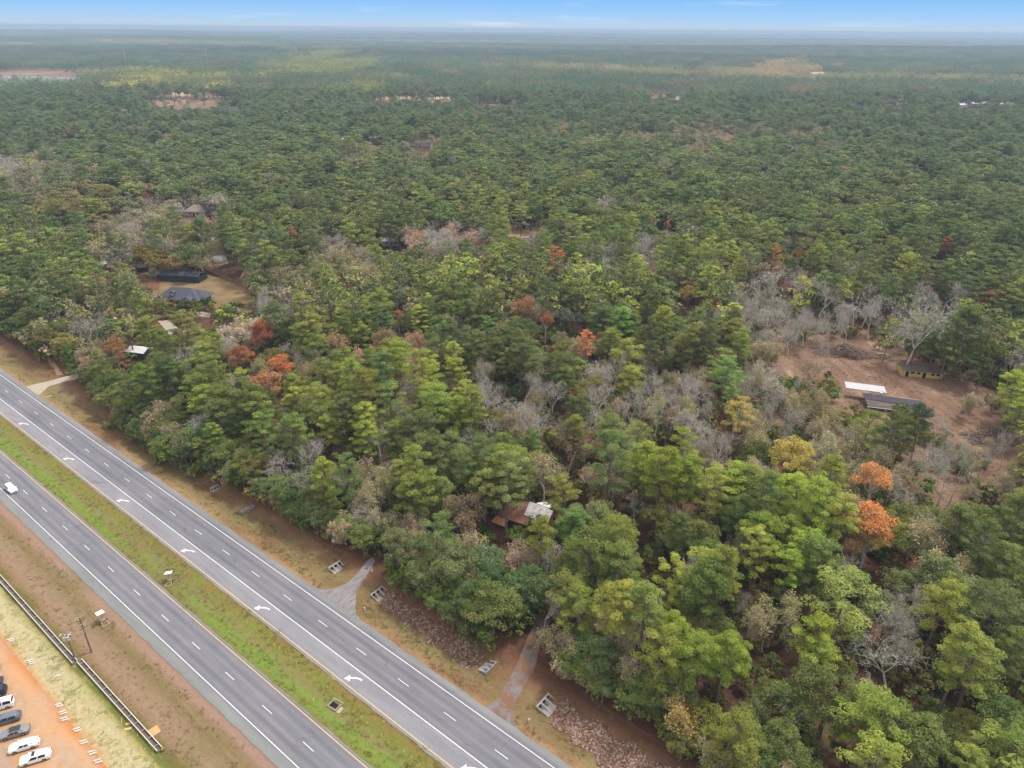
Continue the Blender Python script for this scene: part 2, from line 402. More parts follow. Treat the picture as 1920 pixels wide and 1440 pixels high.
# driveways draped over the verge
def ribbon(name, pts, n, mat, z=0.035, cross=6):
    pts = np.array(pts, float); t = np.linspace(0, len(pts) - 1, n)
    i = np.clip(t.astype(int), 0, len(pts) - 2); f = (t - i)[:, None]
    f = f * f * (3 - 2 * f) * .35 + f * .65
    q = pts[i] * (1 - f) + pts[i + 1] * f                  # columns: u_left v_left u_right v_right
    s = np.linspace(0, 1, cross + 1)[None, :, None]
    UV = q[:, None, :2] * (1 - s) + q[:, None, 2:] * s
    X, Y = uv2xy(UV[..., 0], UV[..., 1])
    Z = ground_h(UV[..., 0], UV[..., 1]) + z
    nu, nv = X.shape; idx = np.arange(nu * nv).reshape(nu, nv)
    Q = np.stack([idx[:-1, :-1], idx[1:, :-1], idx[1:, 1:], idx[:-1, 1:]], -1).reshape(-1, 4)
    o = bpy.data.objects.new(name, np_mesh(name, np.stack([X, Y, Z], -1).reshape(-1, 3), Q, [mat], smooth=True)); C.objects.link(o); o['kind'] = 'structure'
    return o
def P2(px, py): return list(xy2uv(*at(px, py)))
M_conc = simple('concrete', (200, 188, 168), .9, .12, 1.2, bstr=.1)
M_concd = simple('old_concrete', (168, 158, 146), .9, .18, 1.5, bstr=.1)
M_tan = simple('tan_soil', (196, 158, 122), .95, .15, .8)
ribbon('concrete_driveway', [P2(46, 726) + P2(70, 744), P2(80, 716) + P2(92, 724), P2(110, 709) + P2(120, 716), P2(132, 704) + P2(140, 712), P2(150, 694) + P2(165, 704)], 40, M_conc)
ribbon('dirt_path', [P2(88, 672) + P2(98, 672), P2(92, 682) + P2(102, 680), P2(102, 692) + P2(110, 690), P2(106, 703) + P2(120, 704)], 20, M_tan, 0.02)
m, nt_ = newmat('gravel_drive'); p_ = pos_uv(nt_)
c_ = ramp(nt_, noise(nt_, p_, .9, 5, .65, stretch=(1.6, .35, 1)), [(0.34, lin((134, 127, 128), KA)), (0.46, lin((154, 148, 150), KA)), (0.62, lin((172, 166, 168), KA))]).outputs[0]
c_ = mixc(nt_, sharpen(nt_, noise(nt_, p_, .55, 3, .5), .66, .72), c_, lin((92, 86, 92), KA))
finish(nt_, mixc(nt_, 1., c_, ramp(nt_, noise(nt_, p_, 7, 4, .8), [(.2, (.75,) * 3), (.8, (1.25,) * 3)]).outputs[0], 'MULTIPLY'), .95, .1)
M_gd = m
ribbon('gravel_driveway', [P2(575, 1098) + P2(700, 1188), P2(606, 1106) + P2(676, 1165), P2(625, 1104) + P2(666, 1140), P2(652, 1092) + P2(669, 1106), P2(671, 1073) + P2(686, 1081), P2(686, 1055) + P2(698, 1062), P2(696, 1044) + P2(704, 1050)], 40, M_gd)
m, nt_ = newmat('leafy_gravel'); p_ = pos_uv(nt_)
c_ = mixc(nt_, sharpen(nt_, noise(nt_, p_, .35, 6, .75), .40, .54), lin((150, 144, 146), KA), lin((148, 114, 92), KA))
finish(nt_, mixc(nt_, 1., c_, ramp(nt_, noise(nt_, p_, 6, 4, .8), [(.2, (.75,) * 3), (.8, (1.25,) * 3)]).outputs[0], 'MULTIPLY'), .95, .1)
ribbon('gravel_path', [P2(908, 1328) + P2(975, 1375), P2(925, 1318) + P2(962, 1342), P2(940, 1295) + P2(968, 1312), P2(955, 1272) + P2(984, 1285), P2(972, 1240) + P2(1004, 1250), P2(985, 1205) + P2(1012, 1210), P2(1010, 1150) + P2(1034, 1160)], 40, m)
# corner of the paved yard beside the parked cars
ribbon('concrete_pavement', [P2(-160, 1300) + P2(-260, 1420), P2(0, 1392) + P2(-60, 1440), P2(30, 1440) + P2(-30, 1500), P2(160, 1640) + P2(80, 1700)], 30, simple('yard_paving', (196, 164, 140), .9, .1, .8), 0.05)

# the land: one sheet out to the horizon
m, nt_ = newmat('forest_floor'); g_ = N(nt_, 'ShaderNodeNewGeometry')
ps = g_.outputs['Position']
near_c = ramp(nt_, noise(nt_, ps, .12, 6, .7), [(0.3, lin((70, 52, 42), KA)), (0.5, lin((104, 74, 58), KA)), (0.68, lin((128, 92, 72), KA)), (0.8, lin((96, 98, 58), KA))]).outputs[0]
far_c = ramp(nt_, noise(nt_, ps, .0021, 6, .62), [(0.30, lin((78, 94, 66), KA)), (0.48, lin((96, 106, 74), KA)), (0.56, lin((150, 144, 108), KA)), (0.66, lin((196, 180, 146), KA)), (.74, lin((110, 118, 80), KA))]).outputs[0]
ln = N(nt_, 'ShaderNodeVectorMath', operation='LENGTH'); L(nt_, ps, ln.inputs[0])
col_ = mixc(nt_, sharpen(nt_, ln.outputs['Value'], 900, 2200), near_c, far_c)
finish(nt_, col_, .95, .1)
M_floor = m
def base_ground():
    rs = np.concatenate([np.arange(0, 420, 7.), np.geomspace(420, 60000, 90)])
    th = np.radians(np.concatenate([np.arange(-60, 60.1, 1.0), np.arange(66, 300, 6.)]))
    Rr, Th = np.meshgrid(rs, th, indexing='ij')
    X, Y = Rr * np.sin(Th), Rr * np.cos(Th)
    u, v = xy2uv(X, Y)
    dip = np.clip((v - 62) / 13, 0, 1); dip = np.where(v < 0, np.clip((-50 - v) / 8, 0, 1), dip)
    Z = hills(X, Y) - 0.06 - 1.6 * (1 - dip)
    nu, nv = X.shape; idx = np.arange(nu * nv).reshape(nu, nv)
    nx = np.roll(idx, -1, 1)
    Q = np.stack([idx[:-1], idx[1:], nx[1:], nx[:-1]], -1).reshape(-1, 4)
    me = np_mesh('ground', np.stack([X, Y, Z], -1).reshape(-1, 3), Q[:, ::-1], [M_floor], smooth=True)
    o = bpy.data.objects.new('ground', me); C.objects.link(o); o['kind'] = 'structure'
base_ground()

# cleared land and lawns, as patches of ground of their own
def clearing(name, px, mat, z=0.01, jag=0.0, sub=3):
    pts = [Vector((*at(*p), 0)) for p in px]
    out = []
    for k in range(len(pts)):
        a, b = pts[k], pts[(k + 1) % len(pts)]
        for s in range(sub):
            q = a.lerp(b, s / sub)
            out.append((q.x + random.uniform(-jag, jag), q.y + random.uniform(-jag, jag)))
    cxm, cym = np.mean([q[0] for q in out]), np.mean([q[1] for q in out])
    b = MB(); zz = lambda x, y: float(hills(np.array(x), np.array(y))) + z
    from mathutils.geometry import tessellate_polygon
    tri = tessellate_polygon([[Vector((q[0], q[1], 0)) for q in out]])
    b.add([(q[0], q[1], zz(*q)) for q in out], [tuple(t) for t in tri])
    o = b.build(name, mat); o['kind'] = 'structure'
    if sum(p.normal.z for p in o.data.polygons) < 0: o.data.flip_normals()
    return o
def soil(name, stops, sc=.12, sc2=.7, st=None):
    m, nt = newmat(name); g = N(nt, 'ShaderNodeNewGeometry'); ps = g.outputs['Position']
    c = ramp(nt, noise(nt, ps, sc, 6, .68, stretch=st), [(p, lin(q, KA)) for p, q in stops]).outputs[0]
    finish(nt, mixc(nt, 1., c, ramp(nt, noise(nt, ps, sc2, 5, .75), [(.25, (.75,) * 3), (.75, (1.25,) * 3)]).outputs[0], 'MULTIPLY'), .95, .1)
    return m
M_red = soil('red_clearing_soil', [(.26, (98, 80, 68)), (.40, (132, 104, 86)), (.50, (148, 118, 98)), (.60, (164, 136, 112)), (.68, (196, 172, 146)), (.76, (128, 110, 84))], .14, 1.6, st=(1, .4, 1))
M_lawn = soil('dry_lawn', [(.3, (128, 108, 78)), (.5, (154, 130, 94)), (.62, (166, 140, 104)), (.75, (128, 122, 76))], .1)
M_field = soil('red_field', [(.3, (136, 112, 96)), (.5, (160, 128, 110)), (.7, (186, 156, 130))], .01, .05)
M_tanf = soil('tan_field', [(.3, (176, 150, 118)), (.5, (198, 172, 138)), (.7, (214, 192, 160))], .01, .05)
clearing('clearing_ground', [(1395, 650), (1440, 620), (1540, 600), (1640, 620), (1700, 668), (1790, 700), (1880, 740), (1950, 790), (2010, 860), (2000, 960), (1900, 1010), (1800, 1010), (1700, 960), (1600, 900), (1480, 830), (1400, 760)], M_red, .012, 2.6, 7)
clearing('lawn', [(395, 515), (470, 545), (492, 575), (470, 600), (430, 600), (385, 560), (280, 560), (215, 520), (250, 500), (330, 500)], M_lawn, .012, 1.0)
clearing('dirt_yard', [(240, 510), (300, 520), (300, 545), (250, 545)], soil('yard_soil', [(.3, (128, 90, 70)), (.7, (150, 110, 88))]), .018, .6)
clearing('concrete_apron', [(296, 602), (318, 600), (336, 618), (318, 628)], M_conc, .03)
clearing('concrete_apron', [(366, 582), (396, 588), (392, 596), (370, 592)], M_conc, .03)
clearing('pool_yard', [(370, 438), (410, 445), (430, 495), (390, 500)], M_lawn, .012, 1.0)
clearing('tan_yard', [(950, 418), (1025, 415), (1035, 445), (940, 446)], M_tanf, .012, 1.0)
clearing('field', [(262, 176), (440, 162), (452, 180), (400, 208), (285, 205)], M_field, .15, 26, 7)
clearing('field', [(310, 170), (410, 162), (415, 176), (340, 182)], M_tanf, .3, 16, 6)
clearing('field', [(680, 180), (860, 182), (1000, 196), (990, 200), (840, 192), (690, 194)], M_tanf, .2, 22, 7)
clearing('field', [(1225, 176), (1290, 182), (1290, 190), (1220, 186)], M_tanf, .2, 8)
clearing('field', [(1512, 140), (1550, 141), (1552, 152), (1505, 151)], M_tanf, .4, 10)
clearing('field', [(1780, 190), (1925, 192), (1925, 196), (1790, 195)], M_tanf, .3, 8)
clearing('field', [(-60, 124), (165, 130), (180, 144), (150, 150), (-60, 146)], M_field, .3, 22, 6)
m, nt_ = newmat('lake_water'); finish(nt_, lin((150, 156, 162), .5), .35, .5)
clearing('lake', [(-80, 146), (60, 143), (150, 147), (160, 156), (90, 166), (-80, 172)], m, .6, 8)
M_pale = soil('pale_shore', [(.3, (190, 185, 175)), (.7, (225, 222, 215))], .01, .05)
clearing('sand', [(-80, 170), (30, 163), (120, 160), (150, 168), (60, 178), (-80, 182)], M_pale, .35, 8)
# ------------------------------------------------------------------ things along the road
M_white = simple('white_metal', (238, 238, 236), .5, .04, 2, .55)
M_wcar = simple('white_car_paint', (246, 247, 250), .3, .02, 1, .8, .6)
M_scar = simple('silver_car_paint', (176, 180, 190), .28, .03, 1, .5, .6, .5)
M_gcar = simple('grey_car_paint', (140, 150, 168), .3, .03, 1, .5, .6, .4)
M_bcar = simple('navy_car_paint', (62, 72, 100), .3, .03, 1, .45, .6, .3)
M_rcar = simple('red_car_paint', (150, 60, 52), .3, .03, 1, .5, .6)
M_glass = simple('car_glass', (44, 48, 62), .12, .05, 1, .4, .7)
M_tyre = simple('tyre_rubber', (40, 40, 42), .9, .1, 4, .5)
M_rim = simple('alloy_rim', (190, 190, 192), .35, .05, 4, .5, .5, .6)
M_lamp = simple('headlamp_glass', (225, 228, 232), .2, .02, 4, .6, .6)
M_tail = simple('tail_lamp_red', (170, 40, 36), .3, .02, 4, .5, .6)
M_black = simple('black_plastic', (36, 36, 38), .6, .1, 4, .5)
M_pole = simple('weathered_pole', (146, 136, 118), .95, .2, 2.5)
M_steel = simple('galvanised_steel', (190, 194, 200), .5, .08, 3, .5, .4, .3)
M_wood = simple('fresh_timber', (228, 204, 150), .85, .1, 3, .55)
M_ply = simple('plywood', (226, 180, 124), .85, .08, 1.5, .55)
M_dark = simple('dark_opening', (30, 28, 28), .9, .1, 3, .4)
M_wet = simple('culvert_concrete', (182, 176, 172), .9, .18, 2.0, bstr=.1)
M_block = simple('pale_block', (240, 236, 226), .85, .06, 3, .6)

def car(style, paint, loc, rz, label, group=None, name='parked_car', roof=None):
    S = {'sedan': (4.7, 1.82, 1.45, [(-2.35, .62, .82, 0), (-2.25, .86, .86, 0), (-1.55, .98, 1.0, 0), (-.85, 1.0, 1.40, 1), (.35, .98, 1.45, 1), (1.15, .95, .98, 0), (2.0, .84, .84, 0), (2.33, .62, .70, 0)]),
         'suv': (4.6, 1.86, 1.68, [(-2.3, .75, .80, 0), (-2.2, 1.02, 1.12, 0), (-1.85, 1.05, 1.62, 1), (.0, 1.05, 1.68, 1), (.45, 1.04, 1.62, 1), (1.15, 1.02, 1.06, 0), (2.05, .94, .94, 0), (2.28, .70, .76, 0)]),
         'wagon': (4.7, 1.82, 1.55, [(-2.35, .70, .80, 0), (-2.25, .95, 1.02, 0), (-1.75, 1.0, 1.50, 1), (.1, 1.0, 1.55, 1), (.4, .99, 1.5, 1), (1.2, .96, 1.0, 0), (2.05, .86, .86, 0), (2.33, .62, .72, 0)]),
         'boxy': (4.6, 1.86, 1.80, [(-2.25, .9, .95, 0), (-2.2, 1.1, 1.15, 0), (-2.1, 1.12, 1.74, 1), (.0, 1.12, 1.80, 1), (.62, 1.12, 1.74, 1), (.95, 1.10, 1.14, 0), (2.1, 1.02, 1.02, 0), (2.28, .8, .84, 0)])}[style]
    Ln, W, Ht, st = S
    e = empty(name, loc, rz, label, 'car', group)
    rows = []
    for x, belt, top, cab in st:
        endt = min(1, (Ln / 2 - abs(x)) / .45 + .72); w = W / 2 * (endt if endt < 1 else 1)
        tw = w * (.74 if cab else .93)
        rows.append([(x, -w * .95, .28), (x, -w, .55), (x, -w * .97, belt), (x, -tw, max(top - .05, belt + .01)), (x, -tw * .55, top + .02), (x, tw * .55, top + .02), (x, tw, max(top - .05, belt + .01)), (x, w * .97, belt), (x, w, .55), (x, w * .95, .28)])
    b = MB(); n = len(rows[0])
    b.add([p for r in rows for p in r], [(i * n + j, (i + 1) * n + j, (i + 1) * n + j + 1, i * n + j + 1) for i in range(len(rows) - 1) for j in range(n - 1)] + [tuple(range(n)), tuple(range((len(rows) - 1) * n + n - 1, (len(rows) - 1) * n - 1, -1))])
    o = b.build('body', paint, e, smooth=True)
    md = o.modifiers.new('bevel', 'BEVEL'); md.width = .05; md.segments = 2; md.limit_method = 'ANGLE'
    cab = [i for i, s in enumerate(st) if s[3]]
    i0, i1 = cab[0], cab[-1]
    def pane(nm, pts, off=.022):
        A = [Vector(p) for p in pts]; c = sum(A, Vector()) / len(A)
        nn = (A[1] - A[0]).cross(A[-1] - A[0]).normalized()
        if nn.dot(c - Vector((0, 0, .8))) < 0: nn = -nn
        q = MB(); m_ = MB(); P = [c + (p - c) * .88 + nn * off for p in A]; P2_ = [p - nn * .03 for p in P]
        k = len(P)
        q.add(P + P2_, [tuple(range(k)), tuple(range(2 * k - 1, k - 1, -1))] + [(i, i + k, (i + 1) % k + k, (i + 1) % k) for i in range(k)])
        q.build(nm, M_glass, e)
    pane('windscreen', [rows[i1][3], rows[i1][6], rows[i1 + 1][6], rows[i1 + 1][3]])
    pane('rear_window', [rows[i0][3], rows[i0][6], rows[i0 - 1][6], rows[i0 - 1][3]])
    for a, c, d in ((2, 3, -1), (7, 6, 1)):
        lo0 = Vector(rows[i0][a]); lo1 = Vector(rows[min(i1 + 1, len(rows) - 1)][a]).lerp(Vector(rows[i1][a]), .35)
        h0, h1 = Vector(rows[i0][c]), Vector(rows[i1][c])
        m0, m1 = lo0.lerp(lo1, .5), h0.lerp(h1, .5)
        pane('side_window', [lo0, m0, m1, h0]); pane('side_window', [m0, lo1, h1, m1])
    for sx in (-1, 1):
        for sy in (-1, 1):
            w = MB(); cx_ = sx * Ln * .29; cy_ = sy * (W / 2 - .1)
            w.tube((cx_, cy_ - .11, .33), (cx_, cy_ + .11, .33), .33, .33, 14); wo_ = w.build('wheel', M_tyre, e)
            r_ = MB(); r_.tube((cx_, cy_ + sy * .08, .33), (cx_, cy_ + sy * .125, .33), .21, .2, 10); r_.build('rim', M_rim, wo_)
    xf, xr = st[-1][0], st[0][0]
    for sy in (-1, 1):
        h = MB(); h.box((xf - .10, sy * W * .33, .66), (.22, .36, .15)); h.build('headlight', M_lamp, e)
        t = MB(); t.box((xr + .08, sy * W * .35, .80), (.2, .3, .16)); t.build('tail_light', M_tail, e)
        mr_ = MB(); mr_.box((st[i1 + 1][0] - .25, sy * (W / 2 + .09), 1.02), (.14, .2, .13)); mr_.build('mirror', paint, e)
    g = MB(); g.box((xf - .02, 0, .52), (.1, W * .5, .14)); g.build('grille', M_black, e)
    if roof == 'dark':
        q = MB(); q.box((-.25, 0, Ht + .015), (1.7, W * .62, .03)); q.build('roof_glass', M_glass, e)
    if roof == 'hatch':
        q = MB(); q.box((.1, 0, Ht + .015), (.5, W * .55, .03)); q.build('sunroof', M_glass, e)
    if roof == 'rails':
        for sy in (-1, 1): q = MB(); q.box((-.6, sy * W * .36, Ht + .03), (2.2, .05, .05)); q.build('roof_rail', M_black, e)
    return e
def UV(u, v, z=None): x, y = uv2xy(u, v); return (x, y, (float(ground_h(u, v)) if z is None else z))
x_, y_ = at(22, 920); car('suv', M_wcar, (x_, y_, .07), ROADZ + R(1), 'white hatchback driving alone in the near carriageway', name='moving_car')
PR = ROADZ + R(61) + math.pi
for (px, py), st_, pm, rf, lab in [((68, 1424), 'wagon', M_wcar, 'hatch', 'white estate car with a dark roof hatch, frontmost of the parked row'), ((47, 1401), 'sedan', M_wcar, None, 'plain white saloon between the frontmost white car and a silver one'),
        ((29, 1377), 'sedan', M_scar, 'dark', 'silver saloon with a dark glass roof in the parked row'), ((13, 1352), 'wagon', M_gcar, None, 'grey-blue estate car between a silver saloon and a boxy white one'),
        ((1, 1326), 'boxy', M_wcar, 'rails', 'boxy white off-roader cut by the left edge of the photo'), ((-12, 1303), 'suv', M_bcar, None, 'dark blue car just beyond the boxy white one'), ((-20, 1286), 'sedan', M_bcar, 'dark', 'dark blue saloon, second beyond the boxy white one'), ((-26, 1262), 'sedan', M_rcar, None, 'red car at the far end of the parked row')]:
    x_, y_ = at(px, py); car(st_, pm, (x_, y_, .0), PR, lab, 'cars parked in a row on the orange dirt', roof=rf)
M_stripe = simple('stall_paint', (236, 214, 180), .8, .1, 3, .5)
for px, py in [(16, 1302), (28, 1320), (44, 1343), (60, 1369), (76, 1396), (94, 1422)]:
    x_, y_ = at(px + 8, py); b = MB(); b.box((x_, y_, .008), (1.0, .1, .008), PR); o = b.build('parking_stripe', M_stripe); o['kind'] = 'structure'

# pale blocks set out in short ladders at the foot of the straw slope
sets = [((21, 1201), 2, 'at the top left, beside the darkest orange bank'), ((59, 1242), 3, 'three together'), ((109, 1268), 1, ''), ((111, 1323), 2, ''), ((118, 1337), 2, ''), ((121, 1349), 2, ''), ((145, 1369), 2, ''), ((157, 1392), 2, ''), ((173, 1412), 2, ''), ((184, 1428), 2, '')]
names_ = ['farthest', 'second farthest', 'third farthest', 'fourth farthest', 'fifth farthest', 'middle', 'fourth nearest', 'third nearest', 'second nearest', 'nearest']
for si, ((px, py), n_, _) in enumerate(sets):
    x_, y_ = at(px, py)
    for k in range(n_):
        f = (k - (n_ - 1) / 2) * .62
        b = MB(); b.box((0, 0, .1), (1.15, .26, .2), top=(.94, .8)); o = b.build('concrete_block', M_block)
        o.location = (x_ + f * TX, y_ + f * TY, .03); o.rotation_euler = (0, 0, PR + R(random.uniform(-4, 4)))
        which = '' if n_ == 1 else (', ' + (['rear one', 'front one'] if n_ == 2 else ['rear one', 'middle one', 'front one'])[k])
        tag(o, f'short pale block of the {names_[si]} set below the straw slope{which}', 'block', 'pale concrete blocks along the dirt lot')

# open-topped wall form: two long panels with ties between them
def form(u0, u1, vl, vr, ties, label):
    e = empty('wall_formwork', UV((u0 + u1) / 2, (vl + vr) / 2, 0), ROADZ, label, 'formwork', 'formwork runs beside the straw slope')
    hl = (u1 - u0) / 2; hw = (vr - vl) / 2
    for s in (-1, 1):
        b = MB(); b.box((0, s * hw, .28), (2 * hl, .07, .56)); p = b.build('side_panel', simple_cache('form_panel', (172, 164, 154)), e)
        b = MB(); b.box((0, s * hw, .585), (2 * hl - .02, .13, .05)); b.build('top_rail', M_white, p)
        n_ = int(2 * hl / 1.6)
        b = MB()
        for k in range(n_): b.box((-hl + (k + .5) * 1.6, s * (hw + .09), .26), (.09, .08, .52))
        b.build('studs', simple_cache('form_panel', (172, 164, 154)), p)
    for k in range(ties):
        b = MB(); b.box((-hl + (k + .5) * 2 * hl / ties, 0, .52), (.10, 2 * hw - .09, .08)); b.build('cross_tie', M_steel, e)
    b = MB(); b.box((0, 0, .08), (2 * hl, 2 * hw - .12, .16)); b.build('trench_bed', simple_cache('trench_soil', (136, 116, 104)), e)
SIMP = {}
def simple_cache(n, c):
    if n not in SIMP: SIMP[n] = simple(n, c, .9, .15, 2)
    return SIMP[n]
form(-200, -129.6, -14.2, -13.3, 24, 'long white-topped formwork run that leaves the photo at the left')
form(-129.45, -98.2, -13.5, -12.6, 13, 'shorter white-topped formwork run ending beside the plywood sheet')
def flat(name, px, py, d, ang, mat, label, cat, group=None, z=.06, tilt=0):
    x_, y_ = at(px, py); b = MB(); b.box((0, 0, 0), d); o = b.build(name, mat); o.location = (x_, y_, z + gz(x_, y_)); o.rotation_euler = (tilt, 0, ang)
    return tag(o, label, cat, group)
flat('plywood_sheet', 289, 1371, (1.9, 1.75, .04), ROADZ + R(-6), M_ply, 'square orange plywood sheet lying against the formwork', 'plywood')
flat('timber_board', 242, 1357, (1.15, .42, .06), R(20), M_ply, 'tan board beside the formwork, above the paler one', 'board')
flat('timber_board', 240, 1367, (1.2, .45, .1), R(16), M_wood, 'pale cream board with a rounded end near the formwork', 'board')
flat('timber_stick', 228, 1351, (1.35, .09, .06), R(-62), M_wood, 'long thin cream stick left of the two boards', 'stick')
flat('timber_stick', 258, 1378, (.8, .07, .06), R(-72), M_wood, 'short cream stick in the green grass', 'stick')
flat('timber_stick', 282, 1398, (2.9, .09, .07), ROADZ + R(-4), M_wood, 'longest cream timber, lying parallel to the formwork end', 'stick')
b = MB(); b.tube((0, 0, 0), (0, 0, .5), .32, .3, 14); b.tube((0, 0, .5), (0, 0, .52), .24, .24, 14, 0)
o = b.build('drain_pipe', simple_cache('ochre_pipe', (176, 140, 70))); x_, y_ = at(306, 1407); o.location = (x_, y_, 0); tag(o, 'ochre pipe collar standing at the near end of the formwork', 'pipe')

# trailer-mounted sign panels
def sign_trailer(px, py, ang, label, tilt):
    x_, y_ = at(px, py); e = empty('sign_trailer', (x_, y_, gz(x_, y_)), ang, label, 'sign trailer', 'sign trailers beside the carriageways')
    b = MB()
    for s in (-1, 1): b.box((.9, s * .55, .45), (1.9, .07, .08))
    b.box((1.82, 0, .45), (.07, 1.04, .08)); b.box((.75, 0, .45), (.07, 1.04, .08)); b.box((.35, 0, .45), (.07, 1.04, .08)); b.box((0, 0, .45), (.07, 1.04, .08)); b.build('frame', M_wood, e)
    b = MB(); b.box((0, 0, 1.35), (.09, .09, 1.7)); b.build('mast', M_steel, e)
    b = MB(); a_ = math.radians(tilt); w_ = .95; h_ = .75
    c = Vector((-.75, 0, 2.2)); ux = Vector((math.cos(a_), 0, math.sin(a_)))
    b.slab(c - ux * w_ - Vector((0, h_, 0)), c + ux * w_ - Vector((0, h_, 0)), c + ux * w_ + Vector((0, h_, 0)), c - ux * w_ + Vector((0, h_, 0)), .05)
    b.build('panel', M_wcar, e)
    b = MB(); b.box((.12, 0, .66), (.5, .8, .36)); b.build('battery_box', M_steel, e)
    for s in (-1, 1): b = MB(); b.tube((.1, s * .62, .3), (.1, s * .74, .3), .3, .3, 12); b.build('wheel', M_tyre, e)
sign_trailer(194, 1166, R(-42), 'sign trailer with white panel on the sandy verge by the pole', 14)
sign_trailer(318, 1090, R(-75) + math.pi * 0, 'sign trailer with white panel standing on the grass median', 20)
def post_sign(px, py, h, rz, label):
    x_, y_ = at(px, py); e = empty('post_sign', (x_, y_, gz(x_, y_)), rz, label, 'sign')
    b = MB(); b.tube((0, 0, 0), (0, 0, h), .045, .04, 6); b.build('post', M_wood, e)
    b = MB(); b.box((0, -.06, h - .25), (.62, .03, .5)); b.build('panel', M_steel, e)
post_sign(298, 1055, 3.4, ROADZ + R(90), 'slender signpost standing on the grass median')
b = MB(); b.box((0, 0, .9), (.9, .08, .7)); b.box((-.3, 0, .3), (.07, .07, .6)); b.box((.3, 0, .3), (.07, .07, .6)); x_, y_ = at(625, 1020); o = b.build('notice_board', M_white); o.location = (x_, y_, gz(x_, y_)); o.rotation_euler = (R(-12), 0, ROADZ + R(20)); tag(o, 'small white notice board at the forest edge', 'sign')

# utility poles and wires
def pole(px, py, h, arms, label, extra=None, rz=0.0):
    x_, y_ = at(px, py); z_ = gz(x_, y_); e = empty('utility_pole', (x_, y_, z_), ROADZ + rz, label, 'utility pole', 'utility poles beside the road')
    b = MB(); b.tube((0, 0, 0), (0, 0, h), .17, .11, 10); b.build('pole', M_pole, e)
    for k, (z, w) in enumerate(arms):
        b = MB(); b.box((.13, 0, z), (.1, w, .12)); a_ = b.build('crossarm', M_wood if k % 2 == 0 else M_pole, e)
        for s in (-.46, -.22, .22, .46):
            b = MB(); b.tube((.13, w * s, z + .06), (.13, w * s, z + .30), .055, .07, 8); b.build('insulator', M_steel, a_)
    if extra == 'cans':
        for k, (dx, dy, z) in enumerate([(.42, -.3, h - 1.2), (.42, .35, h - 1.2), (-.4, 0, h - 1.5)]):
            b = MB(); b.tube((dx, dy, z - .45), (dx, dy, z + .45), .26, .26, 14); c = b.build('transformer', M_white, e)
            b = MB(); b.tube((dx, dy, z + .45), (dx, dy, z + .68), .05, .04, 6); b.build('bushing', M_pole, c)
        for s in (-.9, 0, .9):
            b = MB(); b.box((.2, s, h - .3), (.7, .12, .12)); b.build('switch', M_white, e)
    return Vector((x_, y_, z_ + h))
p1 = pole(171, 1221, 9.8, [(9.5, 2.0), (8.7, 1.6), (7.6, 2.0), (6.6, 1.4), (5.6, 1.2)], 'tall utility pole with many stacked crossarms near the sign trailer')
p2 = pole(141, 1236, 7.2, [(6.9, 2.4), (6.2, 1.8)], 'shorter utility pole carrying white transformer cans', 'cans', R(-40))
p3 = pole(80, 672, 7.0, [(6.8, 1.6)], 'slim utility pole at the forest edge near the concrete driveway')
M_wire = simple('cable', (150, 128, 112), .6, .05, 1, .5)
def wire(a, b_, sag, label, r_=.03, n=24, name='power_line'):
    q = MB(); pts = []
    for k in range(n + 1):
        t = k / n; p = Vector(a).lerp(Vector(b_), t); p.z -= sag * 4 * t * (1 - t); pts.append(p)
    for k in range(n): q.tube(pts[k], pts[k + 1], r_, r_, 4, caps=False)
    return tag(q.build(name, M_wire), label, 'cable', 'power lines along the sandy verge')
for k, (dv, dz, w_) in enumerate([(.9, -.3, 'right-hand'), (-.9, -.3, 'left-hand')]):
    far = UV(-330, -10.5 + dv, p1.z + dz); near_ = UV(-60, -9.5 + dv * 1.1, p1.z + dz - .2); me_ = (p1.x + NX * dv, p1.y + NY * dv, p1.z + dz)
    wire(me_, near_, 1.2, f'{w_} power line running from the tall pole towards the viewer')
    wire(me_, far, 5.0, f'{w_} power line running from the tall pole out of the left edge')
wire((p1.x, p1.y, p1.z - 1.6), (p2.x, p2.y, p2.z - .4), .2, 'short cable linking the two utility poles', .02, 8)
wire((*at(873, 1145, 9), 9), (*at(868, 1452, 9.5), 9.5), .5, 'single thin cable crossing the far carriageway', .018)

